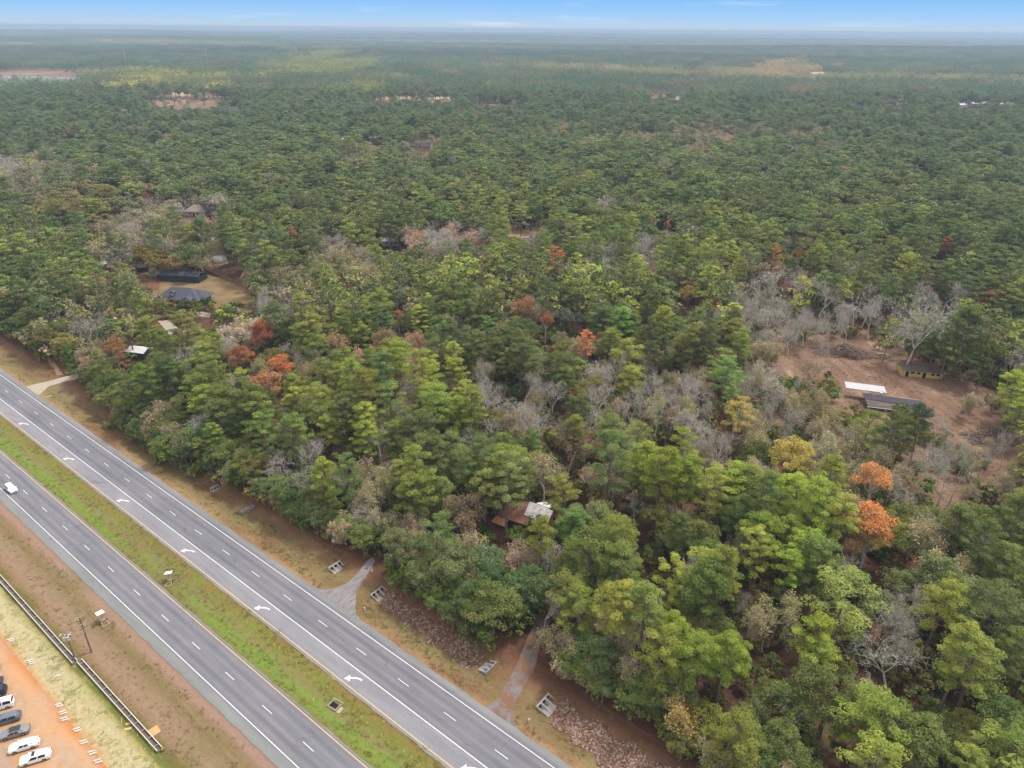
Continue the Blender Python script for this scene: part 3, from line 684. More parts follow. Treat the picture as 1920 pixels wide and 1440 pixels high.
# culvert ends: a sloping concrete slab with half-open pipes
def culvert(px, py, n_, flip, label, wv=3.6, lu=2.3):
    x_, y_ = at(px, py); u, v = xy2uv(x_, y_); zb = -.75
    e = empty('culvert_end', (x_, y_, zb), ROADZ + (math.pi if flip else 0), label, 'culvert', 'concrete culvert ends in the far verge')
    nu_, nv_ = 26, 12 * n_ + 6; hs = .85
    X = np.linspace(-lu / 2, lu / 2, nu_); Y = np.linspace(-wv / 2, wv / 2, nv_)
    XX, YY = np.meshgrid(X, Y, indexing='ij')
    slope = .12 + hs * np.clip((lu / 2 - XX) / lu, 0, 1)           # high at -x (the driveway side)
    Z = slope.copy(); rp = wv / n_ * .34; mouth = -lu / 2 + .35
    for k in range(n_):
        yc = -wv / 2 + (k + .5) * wv / n_; dy = np.abs(YY - yc)
        zbot = .06 + rp - np.sqrt(np.clip(rp ** 2 - dy ** 2, 0, None))
        Z = np.where((dy < rp) & (XX > mouth), np.minimum(slope, zbot), Z)
    idx = np.arange(nu_ * nv_).reshape(nu_, nv_)
    Q = np.stack([idx[:-1, :-1], idx[1:, :-1], idx[1:, 1:], idx[:-1, 1:]], -1).reshape(-1, 4)
    b = MB(); b.add(np.stack([XX, YY, Z], -1).reshape(-1, 3).tolist(), Q.tolist())
    bt = [(-lu / 2, -wv / 2, -.4), (lu / 2, -wv / 2, -.4), (lu / 2, wv / 2, -.4), (-lu / 2, wv / 2, -.4), (-lu / 2, -wv / 2, .12 + hs), (lu / 2, -wv / 2, .12), (lu / 2, wv / 2, .12), (-lu / 2, wv / 2, .12 + hs)]
    b.add(bt, [(0, 1, 5, 4), (1, 2, 6, 5), (2, 3, 7, 6), (3, 0, 4, 7)])
    b.build('headwall', M_wet, e)
    for k in range(n_):
        yc = -wv / 2 + (k + .5) * wv / n_; m_ = MB()
        zc = .06 + rp; m_.tube((mouth - .02, yc, zc), (mouth + .10, yc, min(zc, .9)), rp * .9, rp * .9, 16); m_.build('pipe_mouth', M_dark, e)  # dark plug stands in for the shade inside the pipe
culvert(120, 729, 3, True, 'triple concrete culvert end just right of the concrete driveway', 3.8, 2.0)
culvert(403, 914, 3, False, 'tiny culvert end half sunk in leaf litter at the forest edge', 2.4, 1.3)
culvert(462, 952, 3, True, 'triple culvert end alone in the verge between the two driveways', 3.6, 2.2)
culvert(632, 1062, 3, False, 'culvert end left of the gravel driveway', 3.4, 2.2)
culvert(713, 1112, 3, False, 'culvert end right of the gravel driveway, at the start of the rocks', 3.6, 2.6)
culvert(914, 1247, 3, True, 'culvert end left of the leafy gravel path, at the end of the rocks', 3.4, 2.3)
culvert(1028, 1320, 3, False, 'largest culvert end, right of the leafy gravel path', 3.9, 2.9)
flat('marker_post', 92, 743, (1.6, .22, .1), ROADZ + R(80), M_block, 'short pale kerb piece lying below the concrete driveway culvert', 'kerb piece', z=.06)
# drop inlet in the median
x_, y_ = at(628, 1319); e = empty('drain_inlet', (x_, y_, gz(x_, y_)), ROADZ + R(8), 'square concrete drain inlet sunk in the grass median', 'drain')
b = MB()
for dx, dy, w1, w2 in ((0, .95, 2.3, .3), (0, -.95, 2.3, .3), (.98, 0, .3, 1.58), (-.98, 0, .3, 1.58)): b.box((dx, dy, .08), (w1, w2, .22))
b.build('rim', M_concd, e); b = MB(); b.box((0, 0, .02), (1.64, 1.58, .04)); b.build('grate', M_dark, e)
b = MB(); b.box((1.6, 0, .03), (.7, 2.2, .05)); b.build('apron', M_conc, e)

# survey flags in two files along the median
M_flag = simple('yellow_flag', (250, 226, 110), .6, .05, 3, .7); M_wflag = simple('white_flag', (245, 245, 240), .6, .05, 3, .7)
fl = [(465, 1170), (483, 1187), (494, 1194), (505, 1201), (514, 1211), (524, 1218), (535, 1226), (545, 1236), (557, 1245), (568, 1254), (580, 1264), (591, 1273), (603, 1281), (613, 1292), (624, 1302), (645, 1320), (664, 1336), (677, 1347), (690, 1358), (594, 1247), (626, 1277), (721, 1356), (716, 1380), (730, 1395), (757, 1412), (772, 1421), (788, 1434), (431, 1195), (469, 1209), (588, 1315)]
FLAGS = []
for k, (px, py) in enumerate(fl):
    x_, y_ = at(px, py); b = MB(); b.tube((0, 0, 0), (0, 0, .7), .02, .02, 4); b.box((.14, 0, .6), (.26, .03, .22))
    o = b.build('marker_flag', M_wflag if k in (19, 21, 27) else M_flag); o.location = (x_, y_, gz(x_, y_)); o.rotation_euler = (0, 0, random.uniform(0, 6))
    w_ = 'white' if k in (19, 21, 27) else 'yellow'
    FLAGS.append((o, w_, xy2uv(x_, y_)))
ui = xy2uv(*at(628, 1319))[0]; BK = {}
for o, w_, (u, v) in FLAGS: BK.setdefault((w_, 'up the median from' if u < ui else 'down the median from', 'left-hand' if v < 12.4 else 'right-hand'), []).append((abs(u - ui), o))
for (w_, d_, s_), q in BK.items():
    q.sort(key=lambda t: t[0])
    for n_, (_, o) in enumerate(q):
        tag(o, f'{s_} {w_} marker flag {d_} the drain inlet' + (', ' + 'first second third fourth fifth sixth seventh eighth ninth tenth eleventh twelfth thirteenth fourteenth fifteenth sixteenth seventeenth eighteenth'.split()[n_] + ' from it' if len(q) > 1 else ''), 'marker flag', f'{w_} marker flags on the median')
# rock beds
M_rock = simple('red_grey_rock', (160, 124, 106), .95, .4, 1.3, .5)
def rocks(name, quad, n_, label, seed, mat=M_rock, smin=.12, smax=.36):
    rg = np.random.default_rng(seed); P = np.array([P2(*q) for q in quad])
    ico = np.array([(0, 0, 1), (.89, 0, .45), (.28, .85, .45), (-.72, .53, .45), (-.72, -.53, .45), (.28, -.85, .45), (.72, .53, -.45), (-.28, .85, -.45), (-.89, 0, -.45), (-.28, -.85, -.45), (.72, -.53, -.45), (0, 0, -1)])
    fc = np.array([(0, 1, 2), (0, 2, 3), (0, 3, 4), (0, 4, 5), (0, 5, 1), (1, 6, 2), (2, 7, 3), (3, 8, 4), (4, 9, 5), (5, 10, 1), (2, 6, 7), (3, 7, 8), (4, 8, 9), (5, 9, 10), (1, 10, 6), (6, 11, 7), (7, 11, 8), (8, 11, 9), (9, 11, 10), (10, 11, 6)])
    V, Q, mi = [], [], []
    for k in range(n_):
        s, t = rg.random(2); t = .5 + (t - .5) * (1 + .25 * math.sin(s * 23))
        uv = (P[0] * (1 - s) + P[1] * s) * (1 - t) + (P[3] * (1 - s) + P[2] * s) * t + rg.normal(0, .22, 2)
        x, y = uv2xy(*uv); z = float(ground_h(*uv)); sz = rg.uniform(smin, smax) * np.array([1, rg.uniform(.5, .9), rg.uniform(.35, .7)])
        a = rg.uniform(0, 6.28); M_ = np.array([[math.cos(a), -math.sin(a), 0], [math.sin(a), math.cos(a), 0], [0, 0, 1]])
        v = (ico * (1 + rg.normal(0, .16, (12, 1))) * sz) @ M_.T; ti = rg.normal(0, .3); v[:, 2] += v[:, 0] * ti
        V.append(v + [x, y, z + sz[2] * .5]); Q.append(fc + 12 * k); mi += [int(rg.integers(3))] * 20
    me = np_mesh(name, np.concatenate(V), np.concatenate(Q), [mat, simple_cache('brown_rock', (140, 100, 82)), simple_cache('pale_rock', (186, 164, 152))], mi)
    o = bpy.data.objects.new(name, me); C.objects.link(o); tag(o, label, kind='stuff')
rocks('rock_bed', [(728, 1108), (912, 1222), (880, 1256), (712, 1128)], 2300, 'reddish broken rocks lining the ditch left of the leafy gravel path', 3)
rocks('rock_bed', [(1050, 1312), (1290, 1462), (1200, 1490), (1032, 1346)], 3400, 'reddish broken rocks lining the ditch at the bottom of the photo', 4)
rocks('stones', [(700, 1140), (1150, 1440), (1130, 1455), (690, 1160)], 90, 'stray pale stones on the verge', 6, simple_cache('pale_rock', (186, 164, 152)), .06, .14)
# brush, logs
M_stick = simple('dead_wood', (176, 154, 138), .95, .3, 1.5)
M_stick2 = simple('dark_brush', (128, 106, 94), .95, .3, 1.5)
def brush(px, py, rx, ry, h, n_, label, seed, ang):
    rg = np.random.default_rng(seed); x_, y_ = at(px, py); T_ = MB()
    for k in range(n_):
        a = rg.uniform(0, 6.28); r = rg.random() ** .62 * (1 + .35 * math.sin(2 * a + seed) + .22 * math.sin(5 * a + seed)); lx, ly = math.cos(a) * r * rx, math.sin(a) * r * ry
        zz = h * max(0, 1 - r ** 1.5) * (.55 + .45 * math.sin(lx * .7 + ly + seed) ** 2) * rg.random() + .1; L_ = rg.uniform(1.2, 4.5); b_ = ang + rg.normal(0, .9); tl = rg.normal(0, .18)
        d = Vector((math.cos(b_), math.sin(b_), tl)) * L_ / 2; c = Vector((x_ + lx * math.cos(ang) - ly * math.sin(ang), y_ + lx * math.sin(ang) + ly * math.cos(ang), zz + abs(tl) * L_ / 2))
        r0 = rg.uniform(.025, .10) if k % 9 else rg.uniform(.12, .2)
        m_ = c + Vector((rg.normal(0, .15), rg.normal(0, .15), rg.normal(0, .1)))
        T_.tube(c - d, m_, r0, r0 * .8, 4, int(rg.integers(2)), False); T_.tube(m_, c + d, r0 * .8, r0 * .4, 4, 0, False)
    tag(T_.build('brush_pile', [M_stick, M_stick2]), label, 'brush pile', 'brush piles on the cleared ground')
brush(1588, 664, 10.5, 6.0, 4.6, 900, 'large heap of cut branches at the upper left of the cleared ground', 1, R(-16))
brush(1868, 822, 8.0, 5.2, 4.6, 820, 'tangled heap of dark branches at the right of the cleared ground', 2, R(10))
M_log = simple('cut_log', (196, 172, 150), .9, .15, 2)
# loose branches lying about
rgb_ = np.random.default_rng(12); T_ = MB()
for k in range(420):
    px, py = [(1470, 640), (1560, 700), (1700, 730), (1800, 770), (1850, 860), (1780, 940), (1640, 640), (1520, 780)][k % 8]; x_, y_ = at(px + rgb_.normal(0, 42), py + rgb_.normal(0, 22))
    a_ = rgb_.uniform(0, 6.28); l_ = rgb_.uniform(.6, 2.6); d_ = Vector((math.cos(a_), math.sin(a_), rgb_.normal(0, .1))) * l_; c_ = Vector((x_, y_, .12))
    T_.tube(c_ - d_, c_ + d_, rgb_.uniform(.03, .08), .02, 4, int(rgb_.integers(2)), False)
tag(T_.build('branch_litter', [M_stick, M_stick2]), 'broken branches strewn over the reddish cleared ground', kind='stuff')
x0_, y0_ = at(1822, 896); k = 0
for lv in range(3):
    for j in range(7 - lv):
        b = MB(); L_ = random.uniform(4.2, 5.2); b.tube((0, -L_ / 2, 0), (0, L_ / 2, 0), random.uniform(.17, .23), random.uniform(.15, .2), 10)
        o = b.build('log', M_log); o.location = (x0_ + (j + lv / 2 - 3) * .44, y0_ + random.uniform(-.3, .3), .2 + lv * .36); o.rotation_euler = (0, 0, R(-22 + random.uniform(-5, 5)))
        tag(o, f"pale cut log in the {['bottom', 'middle', 'top'][lv]} layer of the log stack, {'first second third fourth fifth sixth seventh'.split()[j]} from the left", 'log', 'logs stacked on the cleared ground')
for n_, (px, py, a, L_, lab) in enumerate([(1560, 612, 20, 6, 'single pale trunk lying behind the upper brush pile'), (1640, 682, -18, 3.5, 'short pale trunk sticking out of the upper brush pile'), (1905, 905, 12, 4, 'pale trunk lying right of the log stack')]):
    b = MB(); b.tube((-L_ / 2, 0, 0), (L_ / 2, 0, 0), .22, .13, 8); o = b.build('fallen_trunk', M_log); x_, y_ = at(px, py); o.location = (x_, y_, .25); o.rotation_euler = (0, 0, R(a)); tag(o, lab, 'trunk')

rocks('wood_chips', [(1440, 640), (1860, 720), (1880, 960), (1520, 820)], 900, 'splintered wood and clods strewn over the cleared ground', 8, simple_cache('pale_chips', (196, 170, 146)), .08, .42)
M_track = soil('wheel_ruts', [(.3, (128, 98, 84)), (.7, (150, 118, 100))], .4)
for k, pts in enumerate([[(1500, 640), (1560, 690), (1600, 712), (1700, 722), (1800, 760), (1880, 830)], [(1545, 640), (1620, 690), (1700, 712), (1790, 735), (1860, 790)], [(1740, 760), (1760, 840), (1745, 930)]]):
    P = [Vector(at(*p)) for p in pts]
    for off in (-.95, .95):
        b = MB(); row = []
        for i in range(len(P) - 1):
            for s in range(8):
                t = s / 8; c = P[i].lerp(P[i + 1], t); d = (P[i + 1] - P[i]).normalized(); nn_ = Vector((-d.y, d.x))
                w_ = random.uniform(.12, .26); c = c + nn_ * off + nn_ * .25 * math.sin(i * 3 + s * .8); row.append((c + nn_ * w_, c - nn_ * w_))
        for i in range(len(row) - 1):
            if random.random() < .86: b.quad((*row[i][0], .03), (*row[i][1], .03), (*row[i + 1][1], .03), (*row[i + 1][0], .03))
        o = b.build('wheel_track', M_track); o['kind'] = 'structure'
# ------------------------------------------------------------------ buildings
def roofmat(name, rgb, sc=2.0): return simple(name, rgb, .85, .24, sc, .55)
M_rfd, M_rft, M_rfw = roofmat('dark_shingle', (92, 94, 112)), roofmat('taupe_shingle', (160, 146, 134)), roofmat('white_metal_roof', (240, 240, 242))
M_wallw, M_brick, M_yel = simple('white_siding', (226, 222, 212)), simple('brown_brick', (150, 112, 92)), simple('yellow_siding', (222, 196, 118), .9, .15, 1.5, .55)
M_rfr, M_rfb = simple('rusted_metal_roof', (150, 104, 86), .85, .3, .8, .5), roofmat('burnt_roof', (104, 92, 90), .9)
def hip(b, c, sx, sy, z0, z1, ridge, over=.5, th=.12):
    """hip roof centred on c: ridge is the ridge half-length along x"""
    hx, hy = sx / 2 + over, sy / 2 + over
    v = [(c[0] - hx, c[1] - hy, z0), (c[0] + hx, c[1] - hy, z0), (c[0] + hx, c[1] + hy, z0), (c[0] - hx, c[1] + hy, z0), (c[0] - ridge, c[1], z1), (c[0] + ridge, c[1], z1)]
    v += [(p[0], p[1], p[2] - th) for p in v[:4]]
    b.add(v, [(0, 1, 5, 4), (1, 2, 5), (2, 3, 4, 5), (3, 0, 4), (6, 9, 8, 7), (0, 6, 7, 1), (1, 7, 8, 2), (2, 8, 9, 3), (3, 9, 6, 0)])
def gable(b, c, sx, sy, z0, z1, over=.4, th=.12):
    hx, hy = sx / 2 + over, sy / 2 + over
    for s in (-1, 1):
        b.slab((c[0] - hx, c[1] + s * hy, z0), (c[0] + hx, c[1] + s * hy, z0), (c[0] + hx, c[1], z1), (c[0] - hx, c[1], z1), th * (1 if s < 0 else -1))
def win(e, x, y, z, w, h, ang=0, mat=None):
    b = MB(); b.box((x, y, z), (w + .16, .06, h + .16), ang); f = b.build('window', M_white, e)
    b = MB(); b.box((x - math.sin(ang) * -.03, y - math.cos(ang) * .03, z), (w, .05, h), ang); b.build('pane', M_glass, f)
def door(e, x, y, w=1.0, h=2.1, ang=0, mat=None):
    b = MB(); b.box((x, y, h / 2), (w, .08, h), ang); b.build('door', mat or M_dark, e)
# the dark hip-roofed house with its screened enclosure
hx_, hy_ = at(345, 566); hr = R(-8)
e = empty('house', (hx_, hy_, 0), hr, 'large house with a dark grey hip roof and a dormer beside a dry lawn', 'house')
b = MB(); b.box((0, 0, 1.5), (21, 11, 3)); b.box((6, -4.5, 1.5), (6.5, 4, 3)); b.build('wall', M_brick, e)
b = MB(); hip(b, (0, 0), 21, 11, 3.0, 7.0, 4.6); hip(b, (7.5, 1), 9, 9, 3.02, 6.0, .6); rf = b.build('roof', M_rfd, e)
b = MB(); b.slab((2.6, -7.2, 2.9), (6, -7.2, 5.0), (6, -1, 5.0), (2.6, -1, 2.9), .1); b.slab((6, -7.2, 5.0), (9.4, -7.2, 2.9), (9.4, -1, 2.9), (6, -1, 5.0), .1); b.build('gable_roof', M_rfd, e)
b = MB(); b.add([(3.1, -6.6, 3.0), (8.9, -6.6, 3.0), (6, -6.6, 4.8)], [(0, 1, 2)]); b.build('gable_wall', M_wallw, e)
b = MB(); b.box((-2.2, -3.6, 5.0), (1.7, 1.6, 1.7)); dm = b.build('dormer', M_brick, e); b = MB(); gable(b, (0, 0), 1.6, 1.7, 0, .7, .2, .08); q = b.build('dormer_roof', M_rfd, dm); q.location = (-2.2, -3.6, 5.85); q.rotation_euler = (0, 0, R(90))
b = MB(); b.box((-2.2, -4.43, 5.0), (.9, .06, 1.0)); b.build('dormer_window', M_lamp, dm)
for wx in (-8, -5, 0): win(e, wx, -5.55, 1.6, 1.3, 1.3)
door(e, -2.3, -5.56)
sx_, sy_ = at(343, 524); e = empty('pool_enclosure', (sx_, sy_, 0), hr, 'dark screened enclosure with a low black roof behind the dark hip-roofed house', 'enclosure')
M_scr = simple('dark_screen', (58, 64, 76), .7, .1, 2, .5)
b = MB(); b.slab((-11, -4, 3.2), (11, -4, 3.2), (10.4, 0, 3.9), (-10.4, 0, 3.9), .06); b.slab((-10.4, 0, 3.9), (10.4, 0, 3.9), (11, 4, 3.2), (-11, 4, 3.2), .06); b.build('roof_screen', simple('roof_screen', (84, 88, 100), .6, .1, 1, .5), e)
for p, s in (((0, -4, 1.55), (22, .05, 3.1)), ((0, 4, 1.55), (22, .05, 3.1)), ((-11, 0, 1.55), (.05, 8, 3.1)), ((11, 0, 1.55), (.05, 8, 3.1))): b = MB(); b.box(p, s); b.build('screen_wall', M_scr, e)
for k in range(12): b = MB(); b.box((-11 + 2 * k, -4.05, 1.6), (.1, .08, 3.2)); b.build('frame_post', M_black, e)
def fence(pts, label, h=1.8):
    P = [Vector((*at(*p), 0)) for p in pts]; e = empty('garden_fence', P[0], 0, label, 'fence')
    for k in range(len(P) - 1):
        a, c = P[k] - P[0], P[k + 1] - P[0]; m_ = (a + c) / 2; ang = math.atan2(c.y - a.y, c.x - a.x)
        b = MB(); b.box((m_.x, m_.y, h / 2), ((c - a).length - .1, .06, h), ang); b.build('board_panel', simple_cache('fence_board', (158, 128, 110)), e)
        b = MB(); b.box((a.x, a.y, h / 2 + .05), (.14, .14, h + .1), ang); b.build('post', simple_cache('fence_board', (158, 128, 110)), e)
fence([(352, 500), (372, 504), (392, 513), (410, 519), (430, 527), (450, 536), (472, 547)], 'brown board fence curving round the back of the dry lawn')
x_, y_ = at(288, 521); e = empty('play_set', (x_, y_, 0), R(20), 'wooden play set with a green canopy in the dirt yard', 'play set')
M_grn = simple('green_canvas', (44, 132, 112), .8, .08, 2, .6)
for s in (-1, 1):
    for t in (-1, 1): b = MB(); b.tube((s * 1.2, t * .9, 0), (s * 1.1, t * .8, 2.4), .07, .07, 6); b.build('leg', M_wood, e)
b = MB(); b.slab((-1.6, -1.3, 2.3), (1.6, -1.3, 2.3), (1.3, 0, 3.2), (-1.3, 0, 3.2), .05); b.slab((-1.3, 0, 3.2), (1.3, 0, 3.2), (1.6, 1.3, 2.3), (-1.6, 1.3, 2.3), .05); b.build('canopy', M_grn, e)
b = MB(); b.box((0, 0, 1.3), (2.2, 1.6, .1)); b.build('platform', M_wood, e)
b = MB(); b.slab((1.1, -.4, 1.35), (3.4, -.4, .2), (3.4, .4, .2), (1.1, .4, 1.35), .08); b.build('slide', M_rcar, e)
def cottage(px, py, rz, sx, sy, h, rise, roof, wall, label, kind='gable', cat='house', name='house', wins=2):
    x_, y_ = at(px, py); z_ = float(hills(np.array(x_), np.array(y_)))
    e = empty(name, (x_, y_, z_), rz, label, cat); b = MB(); b.box((0, 0, h / 2), (sx, sy, h)); b.build('wall', wall, e)
    b = MB()
    if kind == 'hip': hip(b, (0, 0), sx, sy, h, h + rise, sx / 2 - sy / 2)
    else:
        gable(b, (0, 0), sx, sy, h - .02, h + rise)
    b.build('roof', roof, e)
    if kind == 'gable':
        for s in (-1, 1): b = MB(); b.add([(s * sx / 2, -sy / 2, h), (s * sx / 2, sy / 2, h), (s * sx / 2, 0, h + rise * .86)], [(0, 1, 2)]); b.build('gable_wall', wall, e)
    for k in range(wins): win(e, (k + 1) * sx / (wins + 1) - sx / 2, -sy / 2 - .03, h * .55, 1.1, 1.1)
    if wins: door(e, -sx * .02, -sy / 2 - .04)
    return e
cottage(372, 402, R(-4), 15, 11, 3, 3.6, M_rft, M_wallw, 'house with a taupe hip roof among the trees beyond the pool', 'hip')
cottage(400, 398, R(60), 6, 4, 2.6, 1.2, M_rfw, M_wallw, 'white-roofed outbuilding at the right end of the taupe-roofed house', cat='outbuilding', name='outbuilding', wins=0)
cottage(264, 668, R(-14), 7.5, 5.0, 2.8, 1.0, M_rfw, simple_cache('dark_siding', (70, 66, 70)), 'shed with a white roof and dark walls behind the rust-brown tree', cat='shed', name='shed', wins=1)
cottage(264, 508, R(12), 7, 5, 2.6, .9, M_rft, simple_cache('dark_siding', (70, 66, 70)), 'dark shed with a pale roof edge left of the play set', cat='shed', name='shed', wins=1)
cottage(735, 459, R(4), 11, 6, 3, 1.2, M_rfw, M_wallw, 'long white-roofed house half hidden in the middle of the wood', wins=3)
cottage(700, 266, R(10), 9, 6, 4.5, 2.6, M_rfw, M_wallw, 'white-roofed house left of the pinkish-roofed one, far back')
cottage(790, 273, R(-4), 24, 12, 4, 3.0, roofmat('pinkish_roof', (190, 168, 160)), M_wallw, 'wide house with a pinkish-grey roof far back')
cottage(640, 266, R(0), 6, 5, 3, 1.5, M_rfw, M_wallw, 'tiny white-roofed house, leftmost of the three far back', wins=0)
cottage(985, 428, R(-30), 5.5, 2.4, 2.8, .2, M_wcar, M_wallw, 'white trailer parked in the far tan yard', cat='trailer', name='trailer', wins=1)
cottage(440, 208, R(12), 14, 9, 4, 2, M_rft, M_wallw, 'small grey-roofed building by the far red field', wins=0)
cottage(193, 502, R(8), 6, 4, 2.6, 1, M_rfw, M_wallw, 'small pale-roofed shed left of the dark shed', cat='shed', name='shed', wins=0)
for k, (px, py, s, l) in enumerate([(1672, 197, 12, 'leftmost white house of the far right cluster'), (1690, 193, 12, 'white house just right of the leftmost one, far right'), (1709, 196, 9, 'small white house right of two others, far right'), (1803, 202, 15, 'white house left of two larger ones near the far right edge'), (1820, 200, 20, 'largest white building near the far right edge'),
        (1838, 199, 18, 'white building, rightmost of the far right group'), (1583, 199, 8, 'single pale house left of the far right cluster'), (1423, 152, 16, 'white house beside the far autumn-coloured trees'), (1530, 146, 40, 'long tan building behind the far autumn-coloured trees'), (1055, 69, 90, 'large white building close to the horizon'), (1041, 163, 24, 'long pale roof in the middle distance'), (945, 195, 14, 'pale house at the far tan clearings')]):
    cottage(px, py, R(random.uniform(-20, 20)), s, s * .55, max(5, s * .25), s * .12, M_rfw if k != 8 else roofmat('tan_roof', (214, 176, 140)), M_wallw, l, wins=0)
# pool and white dome
x_, y_ = at(389, 451); e = empty('swimming_pool', (x_, y_, 0), R(25), 'small blue swimming pool with a white deck', 'pool')
b = MB(); b.box((0, 0, .2), (8, 6, .4)); b.build('deck', M_white, e); b = MB(); b.box((0, .3, .415), (5.6, 3.4, .03)); b.build('water', simple_cache('pool_water', (110, 160, 200)), e)
x_, y_ = at(411, 488); e = empty('dome_tent', (x_, y_, 0), 0, 'white ribbed dome between tall pine trunks', 'dome')
b = MB(); nr, na = 7, 20; vv = [(4.6 * math.cos(i / nr * math.pi / 2) * math.cos(j / na * 6.2832), 3.8 * math.cos(i / nr * math.pi / 2) * math.sin(j / na * 6.2832), 2.6 * math.sin(i / nr * math.pi / 2)) for i in range(nr + 1) for j in range(na)]
b.add(vv, [(i * na + j, i * na + (j + 1) % na, (i + 1) * na + (j + 1) % na, (i + 1) * na + j) for i in range(nr) for j in range(na)]); b.build('cover', M_white, e, smooth=True)
for j in range(0, 20, 2):
    b = MB()
    for i in range(nr): b.tube(Vector(vv[i * na + j]) * 1.01, Vector(vv[(i + 1) * na + j]) * 1.01, .06, .06, 4)
    b.build('rib', M_steel, e)
# ruined farmhouse
x_, y_ = at(985, 982); e = empty('farmhouse', (x_, y_, 0), R(-28), 'ruined farmhouse with rusty and white metal roof sheets and an open timber porch', 'house')
b = MB(); b.box((-1, 1.5, 1.4), (9.5, 6, 2.8)); b.build('wall', simple_cache('weathered_boards', (140, 118, 100)), e)
b = MB(); b.slab((-6.6, -3.4, 2.5), (2.2, -3.4, 2.5), (1.6, 1.2, 4.6), (-6.0, 1.2, 4.6), .06); b.build('rusty_roof', M_rfr, e)
b = MB(); b.slab((-6.0, 1.2, 4.6), (4, 1.2, 4.6), (4, 5.2, 2.7), (-6.6, 5.2, 2.7), .06); b.build('rear_roof', M_rfr, e)
b = MB(); b.slab((.2, -1.2, 3.72), (4.4, -1.6, 3.5), (4.4, 2.6, 5.2), (-.2, 2.6, 5.22), .05); b.slab((4.4, -1.6, 3.5), (6.4, -.8, 2.6), (6.2, 3.2, 4.1), (4.4, 2.6, 5.2), .05); b.build('white_roof', simple('worn_white_roof', (214, 210, 208), .8, .35, .9, .5), e)
b = MB(); b.slab((1.4, 3.2, 4.9), (5.2, 3.4, 4.6), (5.6, 6.6, 3.4), (2.2, 6.4, 3.6), .05); b.build('loose_roof_sheet', M_rfw, e)
for k, (a, c) in enumerate([((2.6, -2.0, 0), (2.6, -2.0, 3.3)), ((4.4, -1.8, 0), (4.4, -1.8, 3.4)), ((6.2, -1.0, 0), (6.2, -1.0, 2.6)), ((2.6, -2.0, 1.9), (6.2, -1.0, 1.9)), ((2.6, -2.0, .3), (4.4, -1.8, 1.8)), ((6.2, 2.8, 0), (6.2, 2.8, 3.8))]): b = MB(); b.tube(a, c, .11, .11, 4); b.build('porch_post', M_wood, e)
b = MB(); b.slab((-6.9, -5.6, 1.9), (-3.0, -5.6, 1.7), (-3.0, -3.5, 2.4), (-6.6, -3.5, 2.45), .06); b.build('porch_roof', roofmat('pale_rusty_roof', (196, 140, 112)), e)
# cleared ground: yellow hut, slab, collapsed roof
x_, y_ = at(1723, 702); e = empty('yellow_hut', (x_, y_, 0), R(-12), 'long low hut with yellow walls and a decayed brown roof', 'hut')
b = MB(); b.box((0, 0, 1.2), (13.5, 5.5, 2.4)); b.build('wall', M_yel, e)
b = MB(); b.slab((-7.1, -3.1, 2.45), (2, -3.0, 2.5), (2.2, .2, 3.4), (-6.9, 0, 3.3), .08); b.slab((2, -3.0, 2.42), (7.1, -3.1, 2.4), (6.9, 0, 3.1), (2.2, .2, 3.38), .08); b.slab((-7, 0, 3.3), (7, .1, 3.25), (7, 3.1, 2.4), (-7, 3.1, 2.4), .08); b.build('roof', M_rfb, e)
for wx, ww in ((-3.2, 1.3), (-1.2, 1.2), (3.6, 1.2), (5.3, 1.0)): b = MB(); b.box((wx, -2.78, 1.6), (ww, .06, .7)); b.build('window', M_dark, e)
for wx in (-5.0, .8): b = MB(); b.box((wx, -2.78, 1.0), (1.0, .06, 2.0)); b.build('doorway', M_dark, e)
x_, y_ = at(1622, 727); o = MB(); o.box((0, 0, .12), (13.2, 5.4, .24)); o = o.build('concrete_slab', simple('pale_slab', (214, 214, 222), .9, .14, .9, .55)); o.location = (x_, y_, 0); o.rotation_euler = (0, 0, R(-17)); tag(o, 'pale rectangular concrete slab on the cleared ground', 'slab')
x_, y_ = at(1672, 762); e = empty('collapsed_house', (x_, y_, 0), R(-15), 'collapsed house with a low dark shingle roof and a white eave', 'house')
b = MB(); b.slab((-8.6, -4.8, 1.5), (10.6, -5.4, 1.3), (9.2, 2.4, 2.3), (-9.4, 2.8, 2.6), .12); b.build('roof', M_rfb, e)
b = MB(); b.slab((-9.0, -1.0, 2.12), (9.4, -1.6, 1.9), (8.9, 1.6, 2.32), (-8.8, 2.2, 2.62), .05); q = b.build('dark_roof_patch', simple('charred_shingle', (84, 78, 88), .9, .2, .8, .5), e); q.location = (0, 0, .07)
b = MB(); b.slab((-14, 2.9, 2.3), (9.2, 2.5, 2.35), (8.6, 4.6, 1.6), (-14, 4.9, 1.5), .08); b.build('ridge_boards', simple_cache('tan_boards', (178, 146, 126)), e)
b = MB(); b.box((1, -5.25, 1.3), (19.6, .16, .22)); b.build('eave', M_white, e); b = MB(); b.box((0, -.8, .6), (15.5, 5.8, 1.2)); b.build('wall', simple_cache('weathered_boards', (140, 118, 100)), e)
b = MB(); b.box((-3.5, 2.6, 2.9), (.9, .9, 1.2)); b.build('chimney', M_wallw, e)
for k in range(7):
    x0, y0 = random.uniform(-7, 7), random.uniform(-4.4, -1.6); zz = 2.35 - (2.6 - y0) * .13
    b = MB(); b.box((0, 0, 0), (random.uniform(.8, 2.4), random.uniform(.4, 1.0), .06)); q = b.build('fallen_board', simple_cache('tan_boards', (178, 146, 126)), e); q.location = (x0, y0, zz + .12); q.rotation_euler = (R(-8), 0, random.uniform(-.5, .5))
for wx in (-8.2, -3, 6.4): b = MB(); b.box((wx, -5.25, .6), (.14, .14, 1.2)); b.build('post', M_white, e)
